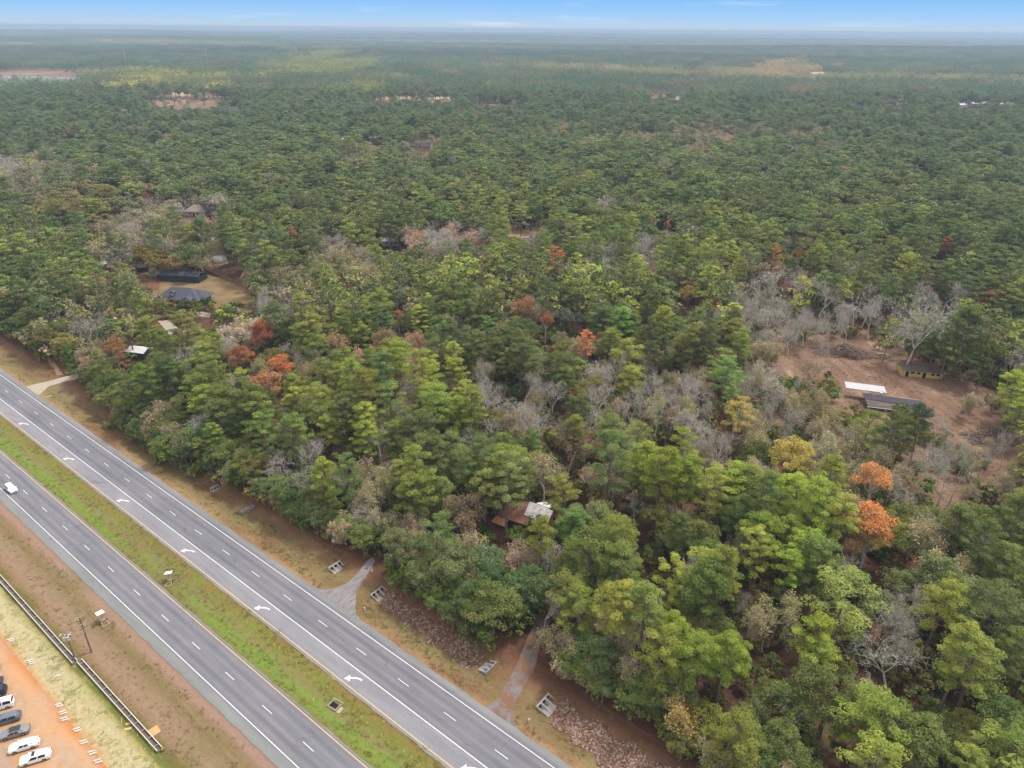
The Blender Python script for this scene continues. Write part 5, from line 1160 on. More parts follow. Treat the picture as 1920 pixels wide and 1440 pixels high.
SPECIAL = [ # kind, px, py, H, colour, wide, description
    ('cypress', 212, 640, 18, (158, 104, 80), .95, 'rust-brown tree near the concrete driveway'),
    ('pine', 226, 668, 14, (158, 106, 82), .8, 'short rust-brown pine in front of a taller one by the concrete driveway'),
    ('broad', 490, 620, 20, (166, 94, 76), .72, 'tall brick-red tree, rearmost of the red cluster'),
    ('broad', 452, 664, 17, (164, 98, 78), .78, 'brick-red tree, leftmost of the red cluster'),
    ('cypress', 526, 672, 17, (196, 108, 72), 1.15, 'bright orange-red tree, rightmost of the red cluster'),
    ('cypress', 496, 704, 17, (172, 114, 92), 1.45, 'dull pinkish-red tree, frontmost of the red cluster'),
    ('pine', 1100, 640, 20, (204, 116, 82), .92, 'vivid orange-red pine standing alone in the middle of the wood'),
    ('tan', 980, 566, 16, (180, 122, 98), 1.0, 'half-bare tree with a reddish top and pale limbs'),
    ('cypress', 1024, 592, 15, (172, 98, 76), .85, 'small deep red tree beside the half-bare one'),
    ('pine', 1042, 478, 19, (190, 112, 76), .95, 'pine with an orange-red crown beyond the blue-green trees'),
    ('cypress', 746, 587, 14, (184, 120, 72), .7, 'small orange tree against a dark gap between pines'),
    ('cypress', 548, 432, 16, (172, 118, 84), .8, 'slim rusty tree among far green pines left of centre'),
    ('pine', 1775, 458, 19, (168, 96, 74), .8, 'brick-red pine far back on the right'),
    ('broad', 1858, 556, 14, (162, 94, 74), .95, 'low brick-red tree behind the grey bare trees on the right'),
    ('cypress', 1645, 882, 17, (208, 136, 92), 1.15, 'pale orange tree in front of the cleared ground'),
    ('cypress', 1640, 962, 18, (208, 128, 74), 1.3, 'large bright orange tree with yellow lower boughs'),
    ('cypress', 1632, 1000, 13, (172, 140, 52), 1.2, 'yellowish tree right below the large orange one'),
    ('broad', 125, 246, 16, (160, 108, 88), 1.2, 'reddish tree far back on the left'),
    ('cypress', 1665, 436, 15, (176, 112, 84), .8, 'small pinkish-orange tree far back on the right'),
    ('pine', 1455, 474, 18, (184, 116, 78), .7, 'orange-topped pine behind the bare grey trees'),
    ('cypress', 1500, 472, 14, (190, 128, 76), .6, 'small pale orange tree behind the bare grey trees'),
    ('cypress', 1253, 416, 13, (176, 116, 74), .7, 'small orange-topped tree far back right of centre'),
    ('broad', 1485, 850, 18, (206, 188, 66), .72, 'golden-yellow tree, the brightest yellow in the wood'),
    ('pine', 1388, 768, 18, (190, 170, 60), .95, 'yellow pine with a bare pinkish trunk'),
    ('pine', 1372, 735, 16, (150, 176, 60), .55, 'small lime-green pine just behind the yellow one'),
    ('pine', 1365, 698, 19, (122, 160, 64), 1.1, 'broad bright green pine in front of the cleared ground'),
    ('broad', 122, 640, 11, (164, 154, 62), 1.0, 'yellow-olive tree at the end of the concrete driveway'),
    ('broad', 1292, 550, 14, (170, 140, 56), .8, 'olive tree with an amber top'),
    ('pine', 1165, 598, 20, (128, 170, 62), .85, 'lime-green pine right of the vivid orange-red one'),
    ('pine', 914, 612, 17, (112, 158, 66), .85, 'rounded emerald pine left of the vivid orange-red one'),
    ('broad', 1058, 590, 13, (122, 138, 110), .8, 'soft grey-green tree behind the vivid orange-red pine'),
    ('broad', 1086, 596, 12, (124, 138, 114), .5, 'small grey-green tree next to a similar larger one'),
    ('pine', 1730, 790, 22, (66, 92, 56), .8, 'dark green pine standing at the near edge of the cleared ground'),
    ('pine', 950, 885, 23, (138, 148, 70), 1.0, 'tall yellow-green pine in front of the ruined farmhouse'),
    ('pine', 1585, 1110, 22, (146, 162, 62), 1.15, 'big lime-green pine beside bare grey branches at lower right'),
    ('bare', 600, 840, 15, None, .9, 'white-barked bare tree near the forest edge'),
    ('bare', 523, 872, 13, None, .9, 'pale bare tree left of the white-barked one'),
    ('bare', 1545, 545, 19, None, 1.35, 'large bare grey tree behind the brush pile'), ('bare', 1497, 520, 18, None, 1.1, 'bare grey tree left of the largest bare tree'),
    ('bare', 1440, 590, 16, None, 1.2, 'rounded bare grey tree left of the cleared ground'),
    ('bare', 1640, 585, 17, None, 1.25, 'spreading bare pale tree behind the cleared ground'),
    ('bare', 1780, 540, 18, None, 1.2, 'bare grey tree right behind the yellow hut'),
    ('bare', 1040, 735, 15, None, 1.2, 'gnarled bare tree below the vivid orange-red pine'),
    ('bare', 922, 690, 14, None, 1.1, 'bare brown-grey tree left of the gnarled one'),
    ('bare', 1232, 770, 16, None, .9, 'upright bare silver tree in the bare patch'),
    ('bare', 1595, 1083, 13, None, 1.2, 'bare tree with upswept fan branches close to the big lime-green pine'),
    ('bare', 1682, 1238, 13, None, 1.3, 'bare silvery tree at lower right'),
    ('bare', 1408, 1122, 11, None, .7, 'small white bare tree among yellow-green pines'),
    ('bare', 168, 610, 15, None, 1.0, 'bare white-limbed tree behind the concrete driveway'), ('bare', 1480, 800, 11, None, .9, 'fan-shaped bare pale tree behind the golden tree'),
    ('tan', 870, 962, 13, None, 1.0, 'thin-leaved tan tree left of the ruined farmhouse'), ('tan', 1065, 832, 15, None, 1.15, 'tan thinly leaved tree above the ruined farmhouse'),
    ('bare', 1186, 942, 12, None, .9, 'pinkish bare tree right of the ruined farmhouse'),
]
for k, px, py, H, c, w, d in SPECIAL:
    x, y = top_at(px, py, H, .8 if k in ('pine', 'cypress') else .72)
    put(k, x, y, H, None if c is None else (soften(lin(c, LK * 1.0), .26) * np.array([1, 1.04, .66]) if c[0] > 1.3 * c[1] else soften(lin(c, LK * .85))), wide=w, special=d, rsp=3.6)
# trees whose foot is seen on the cleared ground
for k, bx, by, H, c, w, d in [
    ('bare', 1697, 695, 26, None, .85, 'tall forked bare tree in front of the yellow hut'), ('bare', 1758, 948, 24, None, .55, 'slender bare tree, left of two leaning close together on the cleared ground'),
    ('bare', 1776, 950, 22, None, .5, 'slender bare tree, right of two leaning close together on the cleared ground'), ('bare', 1528, 705, 17, None, .6, 'slim bare tree at the left of the brush pile'),
    ('pine', 1790, 705, 26, (104, 122, 62), 1.0, 'tall pine with a long bare trunk right of the yellow hut'), ('bare', 1880, 745, 22, None, .6, 'thin bare tree at the right end of the cleared ground'),
    ('bare', 1848, 880, 15, None, .6, 'thin bare tree beside the log stack'), ('bare', 1875, 880, 14, None, .6, 'thin bare tree behind the log stack'), ('bare', 1745, 860, 16, None, .5, 'thin bare tree beside the dark green pine'),
    ('broad', 1810, 735, 9, (112, 108, 66), .8, 'small olive tree right of the dark roof ruin'), ('broad', 1548, 722, 6, (84, 104, 60), .6, 'small green bush-like tree left of the pale slab'),
    ('pine', 296, 505, 24, (116, 132, 60), .6, 'slim pine beside the swing set yard'), ('pine', 228, 528, 24, (104, 126, 60), .8, 'tall pine left of the screened enclosure'), ('pine', 248, 527, 23, (110, 128, 60), .7, 'tall pine near the play tent'),
    ('pine', 403, 508, 22, (104, 128, 62), .6, 'slim pine behind the lawn fence'), ('pine', 390, 490, 23, (110, 134, 66), .8, 'tall pine between the pool and the white dome'), ('pine', 1008, 436, 17, (100, 122, 66), .8, 'dark-trunked pine standing in the far tan yard')]:
    x, y = at(bx, by); put(k, x, y, H, None if c is None else (soften(lin(c, LK * 1.0), .26) * np.array([1, 1.04, .66]) if c[0] > 1.3 * c[1] else soften(lin(c, LK * .85))), wide=w, special=d, rsp=3.0)

PROT = []
for t in TREES:
    if t['sp']:
        H_ = KIND[t['kind']][t['var']]['H'] * t['s']; R_ = KIND[t['kind']][t['var']]['R'] * t['w']
        X, Y, D = proj(t['x'], t['y'], H_ * .76); PROT.append((X, Y, R_ * .8 * F / D, H_ * (.2 if t['kind'] in ('pine', 'cypress') else .26) * F / D * .9, D))
PROT = np.array(PROT)
def shields(x, y, H, R):
    for f, rr in ((.5, .6), (.75, 1.0), (.95, .7)):
        X, Y, d = proj(x, y, H * f); r = R * rr * F / d
        if ((((X - PROT[:, 0]) / (PROT[:, 2] + r * .7)) ** 2 + ((Y - PROT[:, 1]) / (PROT[:, 3] + r * .45)) ** 2 < 1) & (d < PROT[:, 4] + 1)).any(): return True
    return False
def inframe(px, py, d, m): return -m < px < 1920 + m and py < 1440 + m * 1.6 and d > 5
MAINW2 = {'pine': 34, 'broad': 26, 'tan': 30, 'bare': 10}
MAINW3 = {'pine': 38, 'broad': 42, 'tan': 13, 'bare': 6}
MAINW = {'pine': 62, 'broad': 15, 'tan': 12, 'bare': 9}
def choose(px, py, rg, dist=0):
    z = zone(px + rg.normal(0, 8), py + rg.normal(0, 6))
    st = math.sin(px / 95 + 2.1 * math.sin(py / 46)) + math.sin(py / 33 + 1.7 * math.sin(px / 130))
    w, cols = (z[4], z[5]) if z else (MAINW2 if st > .72 else MAINW3 if dist > 400 else MAINW, None)
    ks = list(w); p = np.array([w[k] for k in ks], float); k = ks[int(rg.choice(len(ks), p=p / p.sum()))]
    return k, cols
def tree_colour(kind, px, py, dist, cols, rg):
    if kind == 'bare': return jitc((160, 148, 142), rg)
    if cols is None or (rg.random() < .2 and kind not in ('tan',)):
        cols = {'pine': GREENS, 'broad': BROADC, 'tan': TANC, 'shrub': BROADC}[kind]
        if kind == 'pine':
            w = .5 + .5 * math.sin(px / 170 + 1.3) * math.sin(py / 90 + .5)
            if rg.random() < .12 + .45 * w * min(1, dist / 400): cols = DEEP
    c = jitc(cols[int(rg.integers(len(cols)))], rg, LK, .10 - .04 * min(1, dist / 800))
    f = min(max((dist - 260) / 620, 0), 1) * .72             # haze put into the leaf colour: duller, cooler green with distance
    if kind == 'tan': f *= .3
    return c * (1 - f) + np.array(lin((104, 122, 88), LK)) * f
sp0 = 6.2
for j, yy in enumerate(np.arange(60, 1350, sp0)):
    hw = yy * .92 + 60
    for xx in np.arange(-hw, hw, sp0):
        dd = math.hypot(xx, yy)
        if dd > 380 and rng.random() < min(.58, (dd - 380) / 300): continue
        x = xx + (j % 2) * sp0 / 2 + rng.uniform(-2.6, 2.6); y = yy + rng.uniform(-2.6, 2.6)
        px, py, d = proj(x, y, 14.0)
        if not inframe(px, py, d, 170 if dd < 400 else 60): continue
        u, v = xy2uv(x, y)
        if v < edge_v(u) + 3.2: continue
        k, cols = choose(px, py, rng, dd)
        if near(x, y, 1.25 if k == 'pine' else 1.6): continue
        vs_ = KIND[k]; var = int(rng.integers(len(vs_))); s = rng.uniform(.76, 1.14) if dd < 400 else rng.uniform(.7, 1.25) * (1.22 if k == 'broad' else .95)
        if v < edge_v(u) + 9: s *= .86 if edge_v(u) > 37.5 else .66
        if not clear_of(x, y, vs_[var]['H'] * s, vs_[var]['R'] * s) and (dd < 950 or rng.random() < .95): continue
        if shields(x, y, vs_[var]['H'] * s, vs_[var]['R'] * s): continue
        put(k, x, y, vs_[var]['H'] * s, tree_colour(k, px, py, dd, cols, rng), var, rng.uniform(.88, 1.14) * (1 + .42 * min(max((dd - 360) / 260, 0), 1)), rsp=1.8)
for k in range(46):
    cx_, cy_, rx_, ry_ = [(1500, 740, 60, 40), (1600, 850, 90, 35), (1720, 880, 80, 50), (1840, 800, 70, 60), (1850, 930, 60, 40), (1470, 660, 40, 25), (1680, 640, 60, 12)][k % 7]
    a, q = rng.uniform(0, 6.28), math.sqrt(rng.random()); px, py = cx_ + rx_ * q * math.cos(a), cy_ + ry_ * q * math.sin(a)
    x, y = at(px, py); kk = 'bare' if rng.random() < .55 else 'tan'; H = rng.uniform(5, 11)
    X, Y, D = proj(x, y, H * .6)
    if abs(X - 1640) < 85 and abs(Y - 742) < 32 or abs(X - 1723) < 40 and abs(Y - 692) < 16 or near(x, y, .3): continue
    put(kk, x, y, H, tree_colour(kk, px, py, 200, None, rng), None, rng.uniform(.7, 1.1), rsp=.6)
# the leafy wall of low trees at the edge of the wood
for u in np.arange(-420, 30, 3.4):
    for dv in (2.6, 6.4):
        if rng.random() < .12: continue
        uu, vv = u + rng.uniform(-1.3, 1.3), edge_v(u) + dv + rng.uniform(-.8, 1.0)
        if abs(uu + 61) < 4.5 + dv * .2 or abs(uu + 104) < 4 or abs(uu + 268) < 5: continue
        x, y = uv2xy(uu, vv); px, py, d = proj(x, y, 5.0)
        if not inframe(px, py, d, 150): continue
        k = 'broad' if rng.random() < .78 else 'tan'
        H = rng.uniform(6.5, 9.5) if dv < 4 else rng.uniform(9, 13)
        vi = int(rng.integers(len(KIND[k])))
        if not clear_of(x, y, H, 3.2) or near(x, y, .5): continue
        put(k, x, y, H, tree_colour(k, px, py, 100, [(100, 116, 62), (92, 108, 60), (110, 116, 66), (104, 108, 62), (96, 114, 72)] if k == 'broad' else None, rng), vi, rng.uniform(1.0, 1.25), rsp=.8)
# undergrowth: along the forest edge and in the gaps
for yy in np.arange(60, 330, 4.6):
    hw = yy * .92 + 40
    for xx in np.arange(-hw, hw, 4.6):
        x = xx + rng.uniform(-2, 2); y = yy + rng.uniform(-2, 2)
        px, py, d = proj(x, y, 2.0)
        if not inframe(px, py, d, 120): continue
        u, v = xy2uv(x, y); ev = edge_v(u)
        if v < ev + 1.2 + .5 * math.sin(u * .7): continue
        edge = v < ev + 6
        if not edge and rng.random() > (.75 if yy < 200 else .55): continue
        if not clear_of(x, y, 4, 2.5): continue
        put('shrub', x, y, None, tree_colour('shrub', px, py, 100, [(86, 106, 50), (98, 112, 56), (110, 110, 60), (78, 98, 50), (120, 112, 66)], rng), None, 1.0, rsp=.1)
        if edge: TREES[-1]['s'] *= 1.5; TREES[-1]['w'] *= 1.35

# --- which stand as trees of their own, and which belong to the mass behind
NAMES = {'pine': ('pine_tree', 'pine tree'), 'broad': ('broadleaf_tree', 'tree'), 'bare': ('bare_tree', 'bare tree'), 'tan': ('thin_leaved_tree', 'tree'), 'shrub': ('shrub', 'shrub'), 'cypress': ('cypress_tree', 'tree')}
for t in TREES:
    t['d'] = math.hypot(t['x'], t['y']); t['H'] = KIND[t['kind']][t['var']]['H'] * t['s']
    X, Y, _ = proj(t['x'], t['y'], t['H'] * .8); t['px'], t['py'] = X, Y
    t['in'] = -25 < X < 1945 and Y < 1462
    if t['col'] is None: t['col'] = jitc({'bare': (160, 148, 142), 'tan': (168, 150, 110)}.get(t['kind'], (110, 130, 60)), rng)
LIMIT = {'pine': 285, 'broad': 270, 'bare': 230, 'tan': 200, 'shrub': 290, 'cypress': 290}
single, mass = [], []
for k in NAMES:
    ts = [t for t in TREES if t['kind'] == k]
    spc = [t for t in ts if t['sp'] and t['in']]
    ord_ = sorted((t for t in ts if not (t['sp'] and t['in'])), key=lambda t: t['d'] + (0 if t['in'] else 1e5))
    ind = [t for t in ord_ if t['in']][:LIMIT[k] - len(spc)]
    single += spc + ind; ids = {id(t) for t in ind}
    mass += [t for t in ord_ if id(t) not in ids]
print('trees', len(TREES), 'single', len(single), 'mass', len(mass), {k: sum(t['kind'] == k for t in TREES) for k in NAMES})

# labels: what it looks like, then where it stands by something one can find
def colour_word(t):
    if t['kind'] == 'bare': return 'bare grey'
    r, g, b = t['col']
    if r > g * 1.06: return 'tan thin-leaved' if t['kind'] == 'tan' else 'brownish'
    if t['kind'] == 'tan': return 'pale olive thin-leaved'
    y = r / g; lum = g
    if y > .86: return 'yellow-green' if lum > .1 else 'olive'
    if b > g * .40: return 'grey-green'
    if lum < .085: return 'dark green'
    return 'mid-green' if lum < .13 else 'bright green'
LM = [(at(*p), s) for p, s in [((118, 705), 'concrete driveway'), ((345, 555), 'dark hip-roofed house'), ((430, 550), 'dry lawn'), ((985, 985), 'ruined farmhouse'), ((1622, 740), 'pale concrete slab'), ((1675, 780), 'collapsed dark roof'),
      ((1723, 705), 'yellow hut'), ((1585, 680), 'upper brush pile'), ((1860, 835), 'lower brush pile'), ((1840, 895), 'log stack'), ((690, 1065), 'gravel driveway'), ((1000, 1220), 'leafy gravel path'), ((462, 952), 'triple culvert below the forest edge'),
      ((820, 1180), 'shorter rock bed'), ((1160, 1400), 'longer rock bed'), ((372, 405), 'taupe-roofed house'), ((411, 487), 'white dome'), ((264, 668), 'white-roofed shed'), ((735, 460), 'far white-roofed house'), ((990, 440), 'far tan yard')]]
short = {}
for t in single:
    if t['sp']: LM.append(((t['x'], t['y']), t['sp'])); short[t['sp']] = t
# a landmark tree is cited by a short phrase
CITE = {'rust-brown tree near the concrete driveway': 'rust-brown tree', 'tall brick-red tree, rearmost of the red cluster': 'tall brick-red tree', 'bright orange-red tree, rightmost of the red cluster': 'red tree cluster',
        'vivid orange-red pine standing alone in the middle of the wood': 'vivid orange-red pine', 'pine with an orange-red crown beyond the blue-green trees': 'distant orange-red pine', 'small orange tree against a dark gap between pines': 'small orange tree',
        'brick-red pine far back on the right': 'far brick-red pine', 'low brick-red tree behind the grey bare trees on the right': 'low brick-red tree', 'pale orange tree in front of the cleared ground': 'pale orange tree',
        'large bright orange tree with yellow lower boughs': 'large orange tree', 'golden-yellow tree, the brightest yellow in the wood': 'golden-yellow tree', 'yellow pine with a bare pinkish trunk': 'yellow pine', 'broad bright green pine in front of the cleared ground': 'broad bright green pine',
        'lime-green pine right of the vivid orange-red one': 'lime-green pine', 'rounded emerald pine left of the vivid orange-red one': 'emerald pine', 'dark green pine standing at the near edge of the cleared ground': 'dark green clearing pine',
        'big lime-green pine beside bare grey branches at lower right': 'big lime-green pine', 'white-barked bare tree near the forest edge': 'white-barked bare tree', 'largest': '', 'gnarled bare tree below the vivid orange-red pine': 'gnarled bare tree',
        'bare silvery tree at lower right': 'silvery bare tree', 'tan thinly leaved tree above the ruined farmhouse': 'tan tree above the farmhouse', 'tall forked bare tree in front of the yellow hut': 'tall forked bare tree', 'bare tree with upswept fan branches close to the big lime-green pine': 'grey bare tree by the lime-green pine'}
LMX = [(p, CITE.get(q, q)) for p, q in LM if q in CITE or len(q.split()) <= 6 and q not in {z['sp'] for z in single}]
ORD = ['nearest', 'second nearest', 'third nearest', 'fourth nearest', 'fifth nearest', 'sixth nearest', 'seventh nearest', 'eighth nearest', 'ninth nearest', 'tenth nearest'] + [w + ' nearest' for w in 'eleventh twelfth thirteenth fourteenth fifteenth sixteenth seventeenth eighteenth nineteenth twentieth'.split()]
def nth(n):
    return ORD[n] if n < 20 else f'{n + 1}th nearest' if (n + 1) % 10 not in (1, 2, 3) else f"{n + 1}{['st', 'nd', 'rd'][(n + 1) % 10 - 1]} nearest"
ORW = 'first second third fourth fifth sixth seventh eighth ninth tenth eleventh twelfth thirteenth fourteenth fifteenth sixteenth seventeenth eighteenth'.split()
buckets = {}
for t in single:
    if t['sp']: t['label'] = t['sp']; continue
    P = np.array([q[0] for q in LMX]); dd = np.hypot(P[:, 0] - t['x'], P[:, 1] - t['y']); order = np.argsort(dd)[:2]
    i = int(order[0]); dx, dy = t['x'] - P[i][0], t['y'] - P[i][1]
    w = ('right of' if dx > 0 else 'left of') if abs(dx) > abs(dy) else ('behind' if dy > 0 else 'in front of')
    t['word'] = colour_word(t)
    buckets.setdefault((t['kind'], t['word'], i, w), []).append((dd[i], t))
KW = {'pine': 'pine', 'broad': 'leafy tree', 'bare': 'tree', 'tan': 'tree', 'shrub': 'shrub', 'cypress': 'tree'}
for (k, cw, i, w), ts in buckets.items():
    ts.sort(key=lambda q: q[0])
    for n_, (_, t) in enumerate(ts):
        s = f"{cw} {KW[k]} {w} the {LMX[i][1]}" + (f', {nth(n_)}' if len(ts) > 1 else '')
        t['label'] = s
GRP = {'pine': 'pine trees of the wood', 'broad': 'leafy broad-crowned trees of the wood', 'bare': 'bare winter trees of the wood', 'tan': 'thin-leaved trees of the wood', 'shrub': 'shrubs under and beside the trees', 'cypress': 'rust and orange trees of the wood'}
for t in single:
    K = KIND[t['kind']][t['var']]; nm, cat = NAMES[t['kind']]
    e = empty(nm, (t['x'], t['y'], gz(t['x'], t['y'])), t['rot'], t['label'], cat, GRP[t['kind']])
    e.scale = (t['w'], t['w'], t['s'])
    if t['kind'] == 'bare':
        o = bpy.data.objects.new('branches', K['trunk'])
    else: o = bpy.data.objects.new('trunk' if t['kind'] != 'shrub' else 'stems', K['trunk'])
    C.objects.link(o); o.parent = e
    if K['crown'] is not None:
        o = bpy.data.objects.new('crown' if t['kind'] != 'shrub' else 'leaves', K['crown']); C.objects.link(o); o.parent = e
        o.color = (*t['col'], 1)

# --- the wood beyond: one object per kind of tree, its members instanced
def proto(name, arr, bark):
    tv, tq, lv, lq, va = arr
    V = np.concatenate([tv, lv]); Q = np.concatenate([tq, lq + len(tv)]); mi = np.r_[np.zeros(len(tq)), np.ones(len(lq))]
    me = np_mesh(name, V, Q, [bark, M_leaf], mi, np.r_[np.full(len(tv), .5), va])
    return bpy.data.objects.new(name, me)
def scatter(name, label, protos, pts, rot, scl, idx, col):
    me = bpy.data.meshes.new(name); me.vertices.add(len(pts)); me.vertices.foreach_set('co', np.asarray(pts, np.float32).ravel())
    def at_(n, typ, key, val):
        a = me.attributes.new(n, typ, 'POINT'); a.data.foreach_set(key, np.asarray(val).ravel())
    at_('rot', 'FLOAT_VECTOR', 'vector', np.asarray(rot, np.float32)); at_('scl', 'FLOAT_VECTOR', 'vector', np.asarray(scl, np.float32))
    at_('idx', 'INT', 'value', np.asarray(idx, np.int32)); at_('color', 'FLOAT_COLOR', 'color', np.c_[col, np.ones(len(col))].astype(np.float32))
    o = bpy.data.objects.new(name, me); C.objects.link(o)
    g = bpy.data.node_groups.new(name, 'GeometryNodeTree')
    g.interface.new_socket('Geometry', in_out='INPUT', socket_type='NodeSocketGeometry'); g.interface.new_socket('Geometry', in_out='OUTPUT', socket_type='NodeSocketGeometry')
    gi, go = g.nodes.new('NodeGroupInput'), g.nodes.new('NodeGroupOutput')
    jn = g.nodes.new('GeometryNodeJoinGeometry')
    for p in protos:
        oi = g.nodes.new('GeometryNodeObjectInfo'); oi.inputs['Object'].default_value = p; oi.inputs['As Instance'].default_value = False
        ti = g.nodes.new('GeometryNodeGeometryToInstance'); g.links.new(oi.outputs['Geometry'], ti.inputs[0]); g.links.new(ti.outputs[0], jn.inputs[0])
    ip = g.nodes.new('GeometryNodeInstanceOnPoints'); ip.inputs['Pick Instance'].default_value = True
    mp = g.nodes.new('GeometryNodeMeshToPoints'); g.links.new(gi.outputs[0], mp.inputs[0])
    g.links.new(mp.outputs[0], ip.inputs['Points']); g.links.new(jn.outputs[0], ip.inputs['Instance'])
    for nm, typ, sock in (('rot', 'FLOAT_VECTOR', 'Rotation'), ('scl', 'FLOAT_VECTOR', 'Scale'), ('idx', 'INT', 'Instance Index')):
        na = g.nodes.new('GeometryNodeInputNamedAttribute'); na.data_type = typ; na.inputs['Name'].default_value = nm
        if sock == 'Rotation':
            er = g.nodes.new('FunctionNodeEulerToRotation'); g.links.new(na.outputs[0], er.inputs[0]); g.links.new(er.outputs[0], ip.inputs[sock])
        else: g.links.new(na.outputs[0], ip.inputs[sock])
    g.links.new(ip.outputs[0], go.inputs[0])
    md = o.modifiers.new('scatter', 'NODES'); md.node_group = g
    tag(o, label, kind='stuff'); return o
LODN, LODM = 330, 800
for k, (nm, lab) in {'pine': ('pine_wood', 'mass of green pine crowns filling the wood into the distance'), 'broad': ('broadleaf_wood', 'rounded leafy crowns mixed through the farther wood'), 'bare': ('bare_wood', 'bare grey tree crowns scattered through the farther wood'), 'tan': ('thin_leaved_wood', 'tan thin-leaved crowns scattered through the farther wood'), 'shrub': ('undergrowth', 'low green undergrowth between the trunks')}.items():
    ts = [t for t in mass if t['kind'] == k]
    pr = []
    for lod in (0, 1, 2):
        for K in KIND[k]: pr.append(proto(nm, K['a'][lod], K['bark']))
    nv = len(KIND[k])
    idx = [t['var'] + nv * (0 if t['d'] < LODN else 1 if t['d'] < LODM else 2) for t in ts]
    scatter(nm, lab, pr, [(t['x'], t['y'], gz(t['x'], t['y'])) for t in ts], [(0, 0, t['rot']) for t in ts], [(t['w'], t['w'], t['s']) for t in ts], idx, np.array([t['col'] for t in ts]))
# far wood: patches of canopy, 56 m across
def patch_proto(seed, n=52, half=31):
    rg = np.random.default_rng(seed); V, Q, va, mi, o = [], [], [], [], 0
    for i in range(n):
        K = KIND['pine' if rg.random() < .75 else 'broad']; K = K[int(rg.integers(len(K)))]
        tv, tq, lv, lq, vv = K['a'][2]
        pick = rg.random(len(lq)) < .42
        lv = lv.reshape(-1, 4, 3)[pick].reshape(-1, 3); vv = vv.reshape(-1, 4)[pick].ravel(); lq = np.arange(len(lv)).reshape(-1, 4)
        c = rg.uniform(-half, half, 2); s = rg.uniform(.75, 1.1)
        x = lv * s * [1.25, 1.25, 1] + [c[0], c[1], 0]; shift = rg.uniform(-.2, .2)
        V.append(x); Q.append(lq + o); va.append(np.clip(vv + shift, 0, 1)); o += len(x); mi.append(np.ones(len(lq)))
    return bpy.data.objects.new('canopy', np_mesh('canopy', np.concatenate(V), np.concatenate(Q), [M_bark, M_leaf], np.concatenate(mi), np.concatenate(va)))
pts, rot, scl, idx, col = [], [], [], [], []
def fbm(x, y): return (math.sin(x / 310 + 1.7 * math.sin(y / 520)) + math.sin(y / 240 + 1.3 * math.sin(x / 410)) + .7 * math.sin((x + y) / 133) + .5 * math.sin((x - y * 1.3) / 71))
r = 1320.0
while r < 16000:
    step = 54 if r < 4500 else 54 * (r / 4500)
    for xx in np.arange(-r * .86 - 100, r * .86 + 100, step):
        y0 = r; x = xx + rng.uniform(-14, 14); y = y0 + rng.uniform(-14, 14)
        z = float(hills(np.array(x), np.array(y)))
        px, py, d = proj(x, y, z + 10)
        if not (-60 < px < 1980): continue
        s = step / 54
        f = fbm(x, y)
        if f > 1.75 and r > 2000: continue
        PX, PY, D = proj(x, y, z); rr = 32 * s * F / D
        if (((PX - OPEN[:, 0]) / (OPEN[:, 2] + rr * .6)) ** 2 + ((PY - OPEN[:, 1]) / (OPEN[:, 3] + 22 * F / D * .35)) ** 2 < 1).any() and rng.random() < .93: continue
        zn = zone(px, py)
        if zn and zn[5]: c = jitc(zn[5][int(rng.integers(len(zn[5])))], rng, LK * .9)
        elif zn: c = jitc((140, 134, 92), rng, LK * .9)
        else:
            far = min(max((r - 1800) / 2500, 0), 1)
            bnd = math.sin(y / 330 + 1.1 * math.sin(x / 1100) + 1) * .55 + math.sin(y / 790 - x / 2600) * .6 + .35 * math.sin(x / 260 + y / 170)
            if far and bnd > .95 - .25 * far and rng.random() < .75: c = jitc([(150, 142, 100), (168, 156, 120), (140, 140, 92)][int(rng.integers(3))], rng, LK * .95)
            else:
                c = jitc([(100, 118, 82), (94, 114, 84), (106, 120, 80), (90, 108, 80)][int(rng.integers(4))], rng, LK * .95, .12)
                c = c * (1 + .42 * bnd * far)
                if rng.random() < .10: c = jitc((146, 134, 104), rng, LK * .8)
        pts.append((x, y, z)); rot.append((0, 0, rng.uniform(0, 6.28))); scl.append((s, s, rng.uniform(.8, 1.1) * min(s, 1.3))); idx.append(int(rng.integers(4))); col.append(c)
    r += step * (.9 if r < 4500 else 1.0)
print('patches', len(pts))
scatter('far_forest', 'far forest canopy fading blue towards the horizon', [patch_proto(900 + i) for i in range(4)], pts, rot, scl, idx, np.array(col))

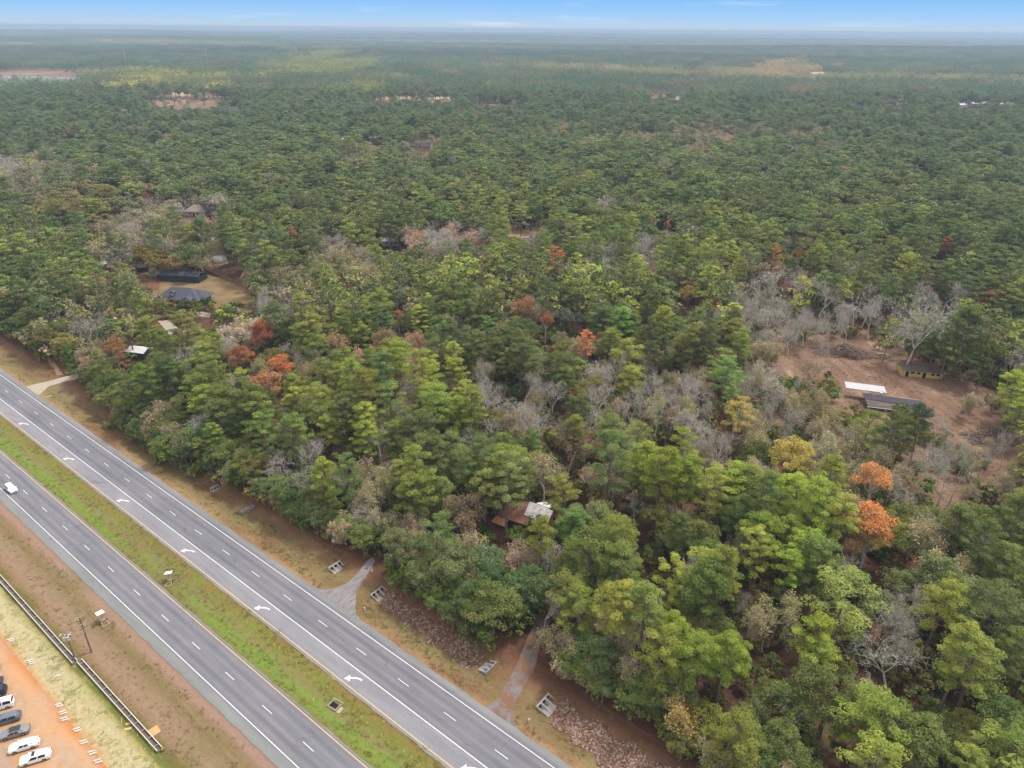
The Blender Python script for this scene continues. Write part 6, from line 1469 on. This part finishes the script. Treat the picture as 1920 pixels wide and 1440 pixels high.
# ------------------------------------------------------------------ grass tufts and weeds in the verges
def tuft(seed, n=16):
    rg = np.random.default_rng(seed); c = np.c_[rg.normal(0, .13, (n, 2)), rg.uniform(.02, .06, n)]
    V, Q = leaves(c, unit(rg.normal(size=(n, 3)) * [.45, .45, .2] + [0, 0, 1.]), rg.uniform(.06, .14, n), rg.uniform(.3, .6, n), rg)
    return bpy.data.objects.new('tuft', np_mesh('tuft', V, Q, [M_leaf], var=np.repeat(rg.random(n), 4)))
pts, rot, scl, idx, col = [], [], [], [], []
rg = np.random.default_rng(77)
for v0, v1, n, cols, clum in ((29.8, 43, 9000, [(140, 132, 84), (160, 136, 92), (118, 124, 70), (150, 116, 84)], 1), (8.1, 16.0, 4200, [(132, 148, 70), (122, 146, 62), (148, 138, 80), (136, 140, 70)], 1), (-12.2, -3.4, 2600, [(160, 134, 102), (144, 128, 86), (170, 142, 112)], 1), (-20, -14.6, 4500, [(214, 204, 150), (190, 186, 120), (168, 176, 104), (222, 196, 140)], 1)):
    for _ in range(n):
        u = -40 - 300 * rg.random() ** 1.25; v = rg.uniform(v0, v1)
        if math.sin(u * .31 + 2 * math.sin(v * .6)) + math.sin(v * 1.3 + u * .11) < rg.uniform(-1.6, 1.0): continue
        if 29 < v and (abs(u + 104 - (v - 30) * -.1) < 5 or abs(u + 58.5) < 4.5 or abs(u + 265) < 7): continue
        x, y = uv2xy(u, v); pts.append((x, y, float(ground_h(u, v)))); rot.append((0, 0, rg.uniform(0, 6.28))); s = rg.uniform(.5, 1.3) if rg.random() > .04 else rg.uniform(1.6, 2.6); scl.append((s * 1.3, s * 1.3, s)); idx.append(int(rg.integers(3)))
        col.append(jitc(cols[int(rg.integers(len(cols)))], rg, .62, .2))
scatter('grass', 'mown grass tufts and weeds over the verges and the median', [tuft(500 + i) for i in range(3)], pts, rot, scl, idx, np.array(col))
# ------------------------------------------------------------------ haze
def haze():
    b = MB(); S = 50000.0
    b.box((0, 0, (118.5 - 14) / 2), (2 * S, 2 * S, 118.5 + 14))
    m, nt = newmat('haze')
    v = N(nt, 'ShaderNodeVolumePrincipled'); v.inputs['Color'].default_value = (0.43, 0.565, 0.76, 1)
    v.inputs['Density'].default_value = HAZE; v.inputs['Anisotropy'].default_value = 0.0
    o = N(nt, 'ShaderNodeOutputMaterial'); L(nt, v.outputs[0], o.inputs['Volume'])
    h = b.build('haze', m); h['kind'] = 'stuff'; h['label'] = 'pale blue haze hanging over the forest towards the horizon'
HAZE = 0.000135
haze()
